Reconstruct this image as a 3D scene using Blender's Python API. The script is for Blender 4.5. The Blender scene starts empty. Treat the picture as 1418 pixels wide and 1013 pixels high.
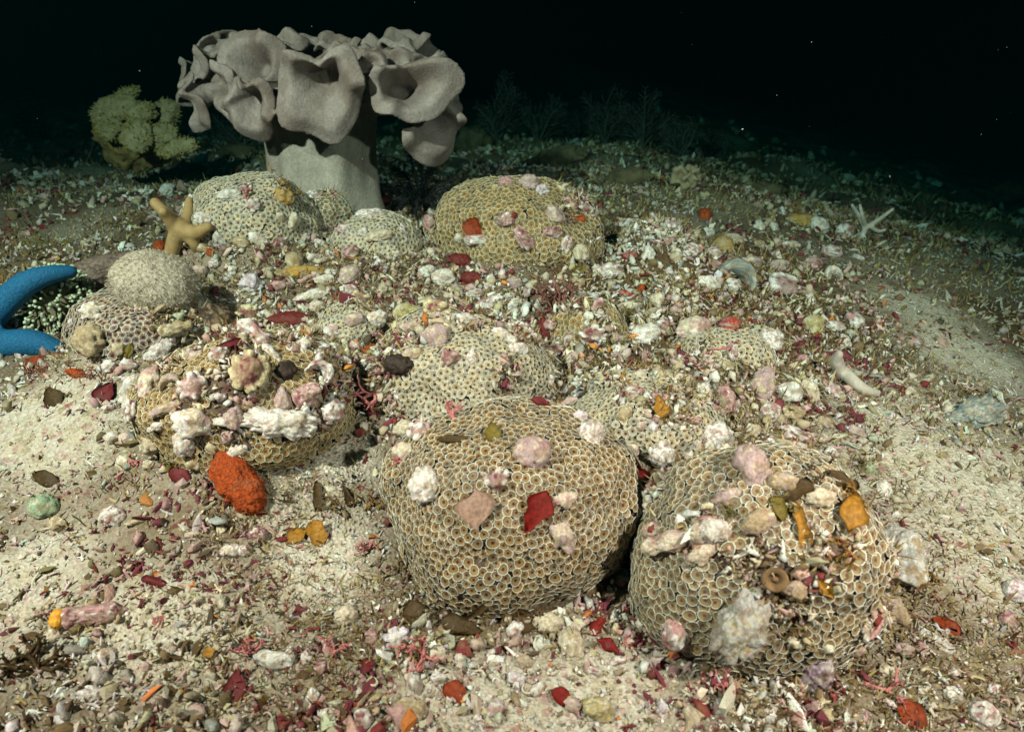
import bpy, math, random
import numpy as np
from mathutils import Vector, Matrix
from mathutils.bvhtree import BVHTree
from mathutils.kdtree import KDTree

# ------------------------------------------------------------------ camera, water, light
sc = bpy.context.scene
COL = sc.collection
CAMZ, PITCH, FPX, CX, CY = 0.55, math.radians(20), 1012.0, 709.0, 506.5
cam = bpy.data.cameras.new('camera'); cam_o = bpy.data.objects.new('camera', cam); COL.objects.link(cam_o)
cam_o.location = (0, 0, CAMZ); cam_o.rotation_euler = (math.pi / 2 - PITCH, 0, 0)
cam.sensor_width = 36; cam.lens = 36 * FPX / 1418; cam.clip_start = 0.02; cam.clip_end = 200
cam.dof.use_dof = True; cam.dof.focus_distance = 0.78; cam.dof.aperture_fstop = 9.0
sc.camera = cam_o

world = bpy.data.worlds.new('World'); sc.world = world; world.use_nodes = True
wn = world.node_tree; bg = wn.nodes['Background']
sky = wn.nodes.new('ShaderNodeTexSky'); sky.sky_type = 'NISHITA'; sky.sun_disc = False
sky.sun_elevation = math.radians(62); sky.sun_rotation = math.radians(200)
mixw = wn.nodes.new('ShaderNodeMix'); mixw.data_type = 'RGBA'; mixw.blend_type = 'MULTIPLY'
mixw.inputs[0].default_value = 1.0
wn.links.new(sky.outputs[0], mixw.inputs[6]); mixw.inputs[7].default_value = (0.02, 0.5, 0.48, 1)   # surface light through metres of sea water
wn.links.new(mixw.outputs[2], bg.inputs[0]); bg.inputs[1].default_value = 0.00028

def lamp(name, kind, energy, loc, aim, color, **kw):
    l = bpy.data.lights.new(name, kind); l.energy = energy; l.color = color
    for k, v in kw.items(): setattr(l, k, v)
    o = bpy.data.objects.new(name, l); COL.objects.link(o); o.location = loc
    o.rotation_euler = (Vector(aim) - Vector(loc)).to_track_quat('-Z', 'Y').to_euler()
    return o
lamp('sun', 'SUN', 0.07, (0, 0, 5), (0.35, 1.0, 0), (0.10, 1.0, 0.85), angle=math.radians(20))
# the diver's two strobes, on arms either side of and above the camera
lamp('strobe', 'SPOT', 205, (-0.72, 0.0, 1.10), (-0.24, 1.0, 0.28), (1.0, 0.63, 0.54), spot_size=math.radians(92), spot_blend=1.0, shadow_soft_size=0.022)
lamp('strobe', 'SPOT', 112, (0.60, -0.06, 0.86), (0.34, 0.70, 0.18), (1.0, 0.63, 0.54), spot_size=math.radians(80), spot_blend=1.0, shadow_soft_size=0.022)

vs = sc.view_settings; vs.view_transform = 'Standard'; vs.look = 'None'; vs.exposure = 0.0; vs.gamma = 1.0
cy = sc.cycles
cy.use_denoising = True; cy.denoiser = 'OPENIMAGEDENOISE'
cy.max_bounces = 5; cy.diffuse_bounces = 1; cy.glossy_bounces = 2; cy.transmission_bounces = 3; cy.transparent_max_bounces = 6; cy.volume_bounces = 0
cy.caustics_reflective = False; cy.caustics_refractive = False
cy.use_adaptive_sampling = True; cy.adaptive_threshold = 0.012

F3 = np.array([0, math.cos(PITCH), -math.sin(PITCH)]); R3 = np.array([1.0, 0, 0]); U3 = np.array([0, math.sin(PITCH), math.cos(PITCH)])
CAM = np.array([0, 0, CAMZ])
def ray(px, py): return F3 + R3 * ((px - CX) / FPX) - U3 * ((py - CY) / FPX)
def at(px, py, depth): return CAM + ray(px, py) * depth
def project(P):
    d = P - CAM; z = d @ F3
    return CX + FPX * (d @ R3) / z, CY - FPX * (d @ U3) / z, z

# ------------------------------------------------------------------ small toolbox
rng = np.random.default_rng(11); random.seed(11)
def sm(a, b, x):
    t = np.clip((x - a) / (b - a), 0, 1); return t * t * (3 - 2 * t)
def _h(ix, iy, iz):
    n = (ix.astype(np.int64) * 374761393 + iy.astype(np.int64) * 668265263 + iz.astype(np.int64) * 2147483647) & 0xffffffff
    n = ((n ^ (n >> 13)) * 1274126177) & 0xffffffff
    n = ((n ^ (n >> 16)) * 2246822519) & 0xffffffff
    return ((n ^ (n >> 15)) & 0xffff) / 32767.5 - 1.0
def noise(p):
    p = np.asarray(p, float); i = np.floor(p); f = p - i; i = i.astype(np.int64); u = f * f * f * (f * (f * 6 - 15) + 10)
    x, y, z = i[..., 0], i[..., 1], i[..., 2]; r = 0
    for a in (0, 1):
        for b in (0, 1):
            for c in (0, 1):
                w = (u[..., 0] if a else 1 - u[..., 0]) * (u[..., 1] if b else 1 - u[..., 1]) * (u[..., 2] if c else 1 - u[..., 2])
                r = r + w * _h(x + a, y + b, z + c)
    return r
def fbm(p, o=3):
    r = 0; a = 1.0; s = 0
    for k in range(o): r = r + a * noise(np.asarray(p) * 2 ** k + 17.3 * k); s += a; a *= .5
    return r / s
def n2(x, y, s, seed=0.0): return noise(np.stack([x * s + seed, y * s - seed, np.full_like(x, seed * 1.7 + .37)], -1))

def mesh(name, V, F, mat, cols=None, rad=None, smooth=True):
    V = np.asarray(V, np.float32); F = np.asarray(F, np.int32); k = F.shape[1]
    me = bpy.data.meshes.new(name)
    me.vertices.add(len(V)); me.vertices.foreach_set('co', V.ravel())
    me.loops.add(F.size); me.loops.foreach_set('vertex_index', F.ravel())
    me.polygons.add(len(F)); me.polygons.foreach_set('loop_start', np.arange(0, F.size, k, dtype=np.int32))
    me.polygons.foreach_set('use_smooth', np.full(len(F), smooth))
    me.update(calc_edges=True)
    if cols is not None:
        a = me.color_attributes.new('Col', 'FLOAT_COLOR', 'POINT')
        c = np.ones((len(V), 4), np.float32); c[:, :3] = cols; a.data.foreach_set('color', c.ravel())
    if rad is not None:
        a = me.attributes.new('rad', 'FLOAT', 'POINT'); a.data.foreach_set('value', np.asarray(rad, np.float32))
    if mat is not None: me.materials.append(mat)
    return me
def link(name, me, parent=None, loc=None, **props):
    o = bpy.data.objects.new(name, me); COL.objects.link(o)
    if loc is not None: o.location = Vector(loc)
    if parent is not None: o.parent = parent
    for k, v in props.items(): o[k] = v
    return o
def thing(name, label, cat, loc, group=None):
    o = link(name, None, loc=loc, label=label, category=cat)
    o.empty_display_size = .02
    if group: o['group'] = group
    return o
def grid_faces(nu, nv, wrap=False):
    i = np.arange(nu - 1)[:, None]; j = np.arange(nv if wrap else nv - 1)[None, :]; j2 = (j + 1) % nv
    return np.stack([i * nv + j, (i + 1) * nv + j, (i + 1) * nv + j2, i * nv + j2], -1).reshape(-1, 4)
def tri(F):
    F = np.asarray(F); return np.concatenate([F[:, [0, 1, 2]], F[:, [0, 2, 3]]])
def ico(sub):
    t = (1 + 5 ** .5) / 2
    V = [np.array(v, float) for v in [(-1, t, 0), (1, t, 0), (-1, -t, 0), (1, -t, 0), (0, -1, t), (0, 1, t), (0, -1, -t), (0, 1, -t), (t, 0, -1), (t, 0, 1), (-t, 0, -1), (-t, 0, 1)]]
    V = [v / np.linalg.norm(v) for v in V]
    F = [(0, 11, 5), (0, 5, 1), (0, 1, 7), (0, 7, 10), (0, 10, 11), (1, 5, 9), (5, 11, 4), (11, 10, 2), (10, 7, 6), (7, 1, 8), (3, 9, 4), (3, 4, 2), (3, 2, 6), (3, 6, 8), (3, 8, 9), (4, 9, 5), (2, 4, 11), (6, 2, 10), (8, 6, 7), (9, 8, 1)]
    for _ in range(sub):
        mid = {}; G = []
        def m(a, b):
            k = (min(a, b), max(a, b))
            if k not in mid:
                v = V[a] + V[b]; V.append(v / np.linalg.norm(v)); mid[k] = len(V) - 1
            return mid[k]
        for a, b, c in F:
            x, y, z = m(a, b), m(b, c), m(c, a); G += [(a, x, z), (b, y, x), (c, z, y), (x, y, z)]
        F = G
    return np.array(V), np.array(F)
ICO = {k: ico(k) for k in range(5)}
def unit(v): v = np.asarray(v, float); return v / max(np.linalg.norm(v), 1e-9)
def frame(n, up=None, rot=0.0):
    """columns ex, ey, ez with ez = n; ex as close to image right as can be, then turned by rot degrees"""
    ez = unit(n); ex = R3 - ez * (R3 @ ez)
    if np.linalg.norm(ex) < .05: ex = np.array([0, 1.0, 0]) - ez * ez[1]
    ex = unit(ex); ey = np.cross(ez, ex); c, s = math.cos(math.radians(rot)), math.sin(math.radians(rot))
    return np.stack([ex * c + ey * s, -ex * s + ey * c, ez], 1)
def tube(path, radii, seg=8, cap=True):
    path = np.asarray(path, float); radii = np.asarray(radii, float) * np.ones(len(path)); n = len(path)
    T = np.gradient(path, axis=0); T /= np.linalg.norm(T, axis=1)[:, None] + 1e-12
    a = unit(np.cross(T[0], [0.3, .5, .81])); V = []
    for k in range(n):
        a = unit(a - T[k] * (a @ T[k])); b = np.cross(T[k], a)
        th = np.arange(seg) / seg * 2 * math.pi
        V.append(path[k] + radii[k] * (np.cos(th)[:, None] * a + np.sin(th)[:, None] * b))
    V = np.concatenate(V); F = tri(grid_faces(n, seg, True))
    if cap:
        V = np.vstack([V, path[0], path[-1]]); j = np.arange(seg); j2 = (j + 1) % seg
        F = np.vstack([F, np.stack([j, j2, np.full(seg, n * seg)], 1)[:, ::-1] * 1, np.stack([(n - 1) * seg + j, np.full(seg, n * seg + 1), (n - 1) * seg + j2], 1)[:, ::-1]])
    return V, F
def join(parts):
    V = []; F = []; o = 0
    for v, f in parts: V.append(v); F.append(np.asarray(f) + o); o += len(v)
    return np.vstack(V), np.vstack(F)
def spline(pts, n):
    P = np.asarray(pts, float); m = len(P); Q = np.vstack([2 * P[0] - P[1], P, 2 * P[-1] - P[-2]])
    t = np.linspace(0, m - 1 - 1e-6, n); i = t.astype(int); f = (t - i)[:, None]
    a, b, c, d = Q[i], Q[i + 1], Q[i + 2], Q[i + 3]
    return .5 * (2 * b + (c - a) * f + (2 * a - 5 * b + 4 * c - d) * f ** 2 + (3 * b - a - 3 * c + d) * f ** 3)
def remesh(V, F, voxel, smooth_it=6, fac=.5, dec=None):
    """fuse overlapping closed shells into one skin"""
    me = mesh('tmp', V, F, None); o = bpy.data.objects.new('tmp', me); COL.objects.link(o)
    m = o.modifiers.new('r', 'REMESH'); m.mode = 'VOXEL'; m.voxel_size = voxel; m.use_smooth_shade = True
    if smooth_it:
        s = o.modifiers.new('s', 'SMOOTH'); s.iterations = smooth_it; s.factor = fac
    if dec: dm = o.modifiers.new('d', 'DECIMATE'); dm.ratio = dec
    dg = bpy.context.evaluated_depsgraph_get(); dg.update(); out = bpy.data.meshes.new_from_object(o.evaluated_get(dg))
    bpy.data.objects.remove(o); bpy.data.meshes.remove(me)
    v = np.empty(len(out.vertices) * 3, np.float32); out.vertices.foreach_get('co', v)
    out.calc_loop_triangles(); f = np.empty(len(out.loop_triangles) * 3, np.int32); out.loop_triangles.foreach_get('vertices', f)
    bpy.data.meshes.remove(out)
    return v.reshape(-1, 3).astype(float), f.reshape(-1, 3)

# ------------------------------------------------------------------ materials
def nodes(name, rough=.7, spec=.25):
    m = bpy.data.materials.new(name); m.use_nodes = True; nt = m.node_tree; b = nt.nodes['Principled BSDF']
    b.inputs['Roughness'].default_value = rough; b.inputs['Specular IOR Level'].default_value = spec
    return m, nt, b
def N(nt, t, **kw):
    n = nt.nodes.new(t)
    for k, v in kw.items(): setattr(n, k, v)
    return n
def ramp(nt, stops, src, interp='LINEAR'):
    r = N(nt, 'ShaderNodeValToRGB'); r.color_ramp.interpolation = interp; e = r.color_ramp.elements
    while len(e) < len(stops): e.new(.5)
    for i, (p, c) in enumerate(stops): e[i].position = p; e[i].color = (*c, 1)
    nt.links.new(src, r.inputs[0]); return r.outputs[0]
def mixc(nt, mode, fac, a, b):
    x = N(nt, 'ShaderNodeMix', data_type='RGBA', blend_type=mode)
    for s, v in ((0, fac), (6, a), (7, b)):
        if hasattr(v, 'is_output') or hasattr(v, 'links'): nt.links.new(v, x.inputs[s])
        else: x.inputs[s].default_value = v if s == 0 else (*v, 1)
    return x.outputs[2]
def tex(nt, kind, scale, detail=3.0, coord='Object', rough=.6):
    tc = N(nt, 'ShaderNodeTexCoord'); t = N(nt, kind); t.inputs['Scale'].default_value = scale
    if kind == 'ShaderNodeTexNoise': t.inputs['Detail'].default_value = detail; t.inputs['Roughness'].default_value = rough
    nt.links.new(tc.outputs[coord], t.inputs['Vector']); return t
def bump(nt, b, h, dist, strength=.6):
    n = N(nt, 'ShaderNodeBump'); n.inputs['Distance'].default_value = dist; n.inputs['Strength'].default_value = strength
    nt.links.new(h, n.inputs['Height']); nt.links.new(n.outputs[0], b.inputs['Normal'])

def mat_vcol(name, scale=700, lo=.72, hi=1.2, rough=.75, bdist=.0006, bstr=.6, spec=.25, speck=None):
    m, nt, b = nodes(name, rough, spec); a = N(nt, 'ShaderNodeAttribute', attribute_name='Col')
    t = tex(nt, 'ShaderNodeTexNoise', scale, 4)
    c = mixc(nt, 'MULTIPLY', 1.0, a.outputs['Color'], ramp(nt, [(.3, (lo,) * 3), (.7, (hi,) * 3)], t.outputs[0]))
    if speck:
        t2 = tex(nt, 'ShaderNodeTexNoise', scale * .35, 5, rough=.75)
        c = mixc(nt, 'MIX', ramp(nt, [(.56, (0, 0, 0)), (.68, (.8,) * 3)], t2.outputs[0]), c, speck)
    if speck:
        t3 = tex(nt, 'ShaderNodeTexNoise', 75, 5, rough=.7); c = mixc(nt, 'MIX', ramp(nt, [(.50, (0, 0, 0)), (.66, (.72,) * 3)], t3.outputs[0]), c, (.17, .115, .05))
    nt.links.new(c, b.inputs['Base Color']); bump(nt, b, t.outputs[0], bdist, bstr)
    return m
M_rub = mat_vcol('encrusted_rubble', 520, .62, 1.18, bdist=.0012, bstr=.8, speck=(.30, .17, .13))
M_grav = mat_vcol('coral_gravel', 900, .7, 1.2, bdist=.0005)
M_alga = None
def mat_leaf(name, base):
    m, nt, b = nodes(name, .6, .25); t = tex(nt, 'ShaderNodeTexNoise', 320, 6)
    c = mixc(nt, 'MULTIPLY', 1.0, base, ramp(nt, [(.3, (.55,) * 3), (.7, (1.35,) * 3)], t.outputs[0]))
    nt.links.new(c, b.inputs['Base Color']); bump(nt, b, t.outputs[0], .001, .6)
    tr = N(nt, 'ShaderNodeBsdfTranslucent'); nt.links.new(c, tr.inputs[0]); mx = N(nt, 'ShaderNodeMixShader'); mx.inputs[0].default_value = .3
    nt.links.new(b.outputs[0], mx.inputs[1]); nt.links.new(tr.outputs[0], mx.inputs[2]); nt.links.new(mx.outputs[0], nt.nodes['Material Output'].inputs[0])
    return m
def mat_plain(name, c1, c2, scale, rough=.65, bdist=.001, bstr=.5, spec=.3, detail=5):
    m, nt, b = nodes(name, rough, spec); t = tex(nt, 'ShaderNodeTexNoise', scale, detail)
    nt.links.new(ramp(nt, [(.32, c1), (.68, c2)], t.outputs[0]), b.inputs['Base Color']); bump(nt, b, t.outputs[0], bdist, bstr)
    return m
def mat_polyp(name, disc, disc2, centre, rim, stalk):
    m, nt, b = nodes(name, .5, .3); a = N(nt, 'ShaderNodeAttribute', attribute_name='rad')
    face = ramp(nt, [(0, centre), (.165, centre), (.24, disc), (.40, disc2), (.53, tuple(x * .85 for x in disc2)), (.572, rim), (.672, rim), (.70, stalk), (1, tuple(x * .5 for x in stalk))], a.outputs['Fac'])
    oi = N(nt, 'ShaderNodeObjectInfo'); ge = N(nt, 'ShaderNodeNewGeometry')
    ad = N(nt, 'ShaderNodeMath', operation='ADD'); nt.links.new(oi.outputs['Random'], ad.inputs[0]); nt.links.new(ge.outputs['Random Per Island'], ad.inputs[1])
    fr = N(nt, 'ShaderNodeMath', operation='FRACT'); nt.links.new(ad.outputs[0], fr.inputs[0])
    v = ramp(nt, [(0, (.70, .73, .74)), (.45, (.98, .98, .95)), (.8, (1.08, 1.02, .88)), (1, (.9, .82, .68))], fr.outputs[0])
    c = mixc(nt, 'MULTIPLY', 1.0, face, v); nt.links.new(c, b.inputs['Base Color'])
    return m

# ------------------------------------------------------------------ terrain
def softmin(a, b, k): 
    h = np.clip(.5 + .5 * (b - a) / k, 0, 1); return b * (1 - h) + a * h - k * h * (1 - h)
def softplus(x, k): return k * np.logaddexp(0, x / k)
TALUS = []          # rubble banked up between the colonies: x, y, radius, level
def terrain(x, y):
    x = np.asarray(x, float); y = np.asarray(y, float)
    z = softmin(.0255 + .3 * y, .385 + .012 * (y - 1.2), .10)
    z = z - .215 * softplus(x - .36, .10) + .06 * softplus(y - 1.7, .25) * sm(.1, .9, x)
    for tx, ty, tr, tz in TALUS:
        t = tz - .75 * softplus(np.hypot(x - tx, (y - ty) * 1.05) - tr, .012)
        t = np.maximum(t, -5); k = .03; h = np.clip(.5 + .5 * (t - z) / k, 0, 1); z = z * (1 - h) + t * h + k * h * (1 - h)
    far = sm(1.3, 2.2, y)
    z = z + (.012 + .03 * far) * n2(x, y, 4.2, 3.1) + (.006 + .02 * far) * n2(x, y, 11, 7.7) + .0035 * n2(x, y, 34, 1.3) + .0014 * n2(x, y, 95, 5.1)
    return z
def tnormal(x, y, f=terrain, e=.006):
    dx = (f(x + e, y) - f(x - e, y)) / (2 * e); dy = (f(x, y + e) - f(x, y - e)) / (2 * e)
    n = np.stack([-dx, -dy, np.ones_like(dx)], -1); return n / np.linalg.norm(n, axis=-1)[..., None]
def ground_hit(px, py):
    d = ray(px, py); t = np.linspace(.2, 12, 6000); P = CAM + d * t[:, None]
    below = P[:, 2] < terrain(P[:, 0], P[:, 1]); k = int(np.argmax(below)) if below.any() else len(t) - 1
    return P[k]
# ------------------------------------------------------------------ zoanthid colonies
# key: centre x, y and half sizes in the photograph, polyp spacing, disc colours, debris cover
PAL = {
 'tan':  dict(disc=(.235, .145, .06), disc2=(.20, .15, .075), centre=(.045, .012, .022), rim=(.92, .91, .84), stalk=(.20, .16, .09)),
 'olive': dict(disc=(.235, .165, .085), disc2=(.225, .185, .105), centre=(.12, .05, .05), rim=(.92, .92, .86), stalk=(.19, .165, .11)),
 'pale': dict(disc=(.30, .235, .15), disc2=(.37, .325, .235), centre=(.06, .012, .03), rim=(.84, .82, .74), stalk=(.29, .26, .19)),
 'gold': dict(disc=(.26, .16, .06), disc2=(.245, .175, .078), centre=(.12, .05, .03), rim=(.80, .77, .60), stalk=(.20, .15, .07)),
 'plum': dict(disc=(.11, .035, .05), disc2=(.25, .205, .15), centre=(.06, .01, .025), rim=(.80, .78, .68), stalk=(.24, .21, .15)),
}
COLONIES = {
 'A': (712, 698, 173, 150, .0082, 'tan', .02, 'round tan zoanthid colony in front carrying a bright red leaf'),
 'B': (1046, 778, 162, 160, .0086, 'olive', .27, 'olive zoanthid colony at lower right with a brown siphon'),
 'C': (352, 560, 150, 112, .0082, 'gold', .24, 'golden zoanthid colony loaded with white rubble behind the orange sponge'),
 'D': (635, 522, 122, 92, .0084, 'pale', .28, 'whitish zoanthid colony with a rose slab on top, behind the round front colony'),
 'E': (893, 585, 105, 70, .0082, 'pale', .30, 'pale zoanthid colony wedged above the two front colonies'),
 'F': (722, 328, 118, 78, .0100, 'gold', .16, 'large golden zoanthid colony beside the dark hollow, farthest of the gold ones'),
 'G': (352, 318, 90, 72, .0092, 'pale', .25, 'pale domed zoanthid colony right in front of the toadstool coral stalk'),
 'H': (525, 348, 62, 52, .0092, 'pale', .30, 'small whitish zoanthid colony between the toadstool stalk and the rubble'),
 'I': (200, 462, 95, 66, .0092, 'plum', .30, 'plum-centred zoanthid colony under the mossy domed shell'),
 'J': (490, 462, 46, 44, .0086, 'pale', .2, 'little pale zoanthid colony right of the dark red sponge'),
 'K': (945, 425, 52, 40, .0098, 'olive', .45, 'small drab zoanthid colony below the grey-blue shell arc'),
 'L': (1005, 492, 66, 46, .0092, 'pale', .45, 'pale zoanthid patch around the pink coralline twigs'),
 'M': (812, 458, 58, 46, .0096, 'gold', .3, 'small golden zoanthid colony right of the dark red finger sponge'),
 'N': (912, 348, 58, 42, .0098, 'pale', .45, 'drab zoanthid colony in the rubble right of the large golden colony'),
 'O': (446, 312, 44, 46, .0095, 'olive', .15, 'narrow olive zoanthid colony against the right foot of the pale dome'),
 'Q': (622, 338, 40, 42, .0098, 'tan', .2, 'small tan zoanthid colony on the left flank of the large golden one'),
}
MND = {}
for k, (cx, cy_, rx, ry, sp, pal, cov, lab) in COLONIES.items():
    G = ground_hit(cx, cy_ + ry * .92); dg = (G - CAM) @ F3
    R = rx / FPX * dg
    for _ in range(6):
        # centre sits behind the contact point by part of the radius
        yc = G[1] + R * .62; d = ray(cx, cy_); dep = yc / d[1]; R = rx / FPX * dep
    c0 = CAM + d * dep; dn = unit(d); se = -dn[2]; ce = math.sqrt(1 - se * se)
    Ry = R * .92; app = ry / FPX * dep; Rz2 = (app ** 2 - (Ry * se) ** 2) / ce ** 2
    Rz = min(max(math.sqrt(max(Rz2, 1e-6)), R * .62), R * 1.05)
    MND[k] = dict(c=c0, r=np.array([R, Ry, Rz]), seed=sum(map(ord, k)) * 3.7)
BANK = dict(A=-.55, B=-.60, C=-.22, D=.05, E=.18, F=.02, G=.1, H=.3, I=.15, J=.3, K=.45, L=.45, M=.35, N=.5, O=.3, Q=.3)
for k, d in MND.items(): TALUS.append((d['c'][0], d['c'][1], d['r'][0] * .82, d['c'][2] + BANK[k] * d['r'][2]))
ax = np.sinh(np.linspace(-3.6, 3.6, 340)) ; ax = ax / ax.max() * 14
by = np.concatenate([np.linspace(-1.2, .22, 24)[:-1], .22 + np.sinh(np.linspace(0, 3.4, 300)) / math.sinh(3.4) * 18])
GX, GY = np.meshgrid(ax, by, indexing='xy'); GZ = terrain(GX, GY)
TV = np.stack([GX, GY, GZ], -1).reshape(-1, 3); TF = grid_faces(len(by), len(ax))[:, ::-1]
m, nt, b = nodes('reef_sand', .85, .15)
v1 = tex(nt, 'ShaderNodeTexVoronoi', 330); v2 = tex(nt, 'ShaderNodeTexVoronoi', 150); n1 = tex(nt, 'ShaderNodeTexNoise', 9, 5); n3 = tex(nt, 'ShaderNodeTexNoise', 45, 5)
g = ramp(nt, [(0, (.30, .26, .20)), (.35, (.52, .475, .38)), (.7, (.64, .59, .50)), (.86, (.45, .25, .22)), (1, (.78, .74, .66))], v1.outputs['Color'])
g2 = ramp(nt, [(0, (.22, .17, .10)), (.4, (.5, .43, .31)), (.75, (.6, .52, .40)), (.88, (.32, .10, .10)), (1, (.74, .7, .62))], v2.outputs['Color'])
c = mixc(nt, 'MIX', ramp(nt, [(.45, (0, 0, 0)), (.6, (1, 1, 1))], n3.outputs[0]), g, g2)
at_ = N(nt, 'ShaderNodeAttribute', attribute_name='Col')
c = mixc(nt, 'MULTIPLY', 1.0, c, at_.outputs['Color'])
nt.links.new(c, b.inputs['Base Color'])
bump(nt, b, v1.outputs['Distance'], .0025, .9)
SANDS = [(np.array(ground_hit(x, y)[:2]), rr) for x, y, rr in [(85, 605, .075), (30, 600, .06), (235, 880, .055), (190, 860, .05), (700, 975, .05), (830, 960, .05), (600, 985, .04), (1300, 640, .11), (1370, 690, .11), (1320, 760, .06), (1270, 430, .08), (1330, 490, .08), (1250, 600, .06), (30, 800, .05), (480, 640, .025), (450, 770, .04)]]
def sandiness(x, y):
    s = np.zeros_like(x)
    for c, r in SANDS: s = np.maximum(s, np.exp(-(((x - c[0]) ** 2 + (y - c[1]) ** 2) / r ** 2)))
    return s
heap = lambda x, y: np.exp(-(((x - .04) / .42) ** 2 + ((y - .88) / .30) ** 2) ** 2)
patch = lambda x, y: np.clip(np.maximum(.76 + 1.0 * n2(x, y, 9, 4.4) + .5 * n2(x, y, 22, 6.6), heap(x, y) * .95), 0, 1)
sa = np.clip(sandiness(TV[:, 0], TV[:, 1]) * 1.2 + .38 * (1 - patch(TV[:, 0], TV[:, 1])) + .22 * np.clip(n2(TV[:, 0], TV[:, 1], 5, 2.2), -.5, 1), 0, 1)[:, None]
gc = np.array([.21, .155, .10]) * (1 - sa) + np.array([.92, .92, .92]) * sa
link('ground', mesh('ground', TV, TF, m, gc), kind='structure')

def mound_shape(k, n):
    """unit directions -> points on the lumpy colony surface"""
    d = MND[k]; w = 1 + .17 * fbm(n * 1.35 + d['seed'], 2) + .03 * fbm(n * 3.4 + d['seed'], 1) + .018 * fbm(n * 6 + d['seed'], 2)
    return d['c'] + n * d['r'] * w[:, None]
def mound_top(x, y):
    z = np.full(np.shape(x), -9.0); who = np.full(np.shape(x), -1)
    for i, (k, d) in enumerate(MND.items()):
        q = 1 - ((x - d['c'][0]) / d['r'][0]) ** 2 - ((y - d['c'][1]) / d['r'][1]) ** 2
        t = np.where(q > 0, d['c'][2] + d['r'][2] * np.sqrt(np.maximum(q, 0)), -9)
        u = t > z; z = np.where(u, t, z); who = np.where(u, i, who)
    return z, who
KEYS = list(MND)
def inside_any(P, skip=None, grow=.0):
    r = np.zeros(len(P), bool)
    for k, d in MND.items():
        if k == skip: continue
        r |= (((P - d['c']) / (d['r'] + grow)) ** 2).sum(1) < 1
    return r
def debris_mask(P): return fbm(P * 26 + 4.4, 2) * .65 + fbm(P * 9 + 1.1, 1) * .35

def polyp_mesh(name, mat, seed, seg=11):
    r = np.random.default_rng(seed); th = np.arange(seg) / seg * 2 * math.pi
    wob = 1 + .09 * np.cos(2 * th + r.uniform(0, 6)) + .07 * np.cos(3 * th + r.uniform(0, 6)) + r.normal(0, .025, seg)
    rise = .07 * np.cos(th + r.uniform(0, 6)) + .05 * np.cos(2 * th + r.uniform(0, 6))
    # radius, height, colour position, how much the wobble counts
    rings = [(.30, .03, .22, .4), (.84, .05, .50, 1), (.962, .12, .575, 1), (1.0, .115, .66, 1), (.86, -.06, .74, .9), (.52, -.6, .95, .5)]
    V = [[0, 0, -.03]]; rad = [0.0]
    for R, z, c, w in rings:
        rr = R * (1 + (wob - 1) * w)
        V += list(np.stack([rr * np.cos(th), rr * np.sin(th), z + rise * R], 1)); rad += [c] * seg
    F = [(0, 1 + j, 1 + (j + 1) % seg) for j in range(seg)]
    for q in range(len(rings) - 1):
        a = 1 + q * seg; b2 = a + seg
        for j in range(seg):
            j2 = (j + 1) % seg; F += [(a + j, b2 + j, b2 + j2), (a + j, b2 + j2, a + j2)]
    return np.array(V), np.array(F), np.array(rad)

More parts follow.
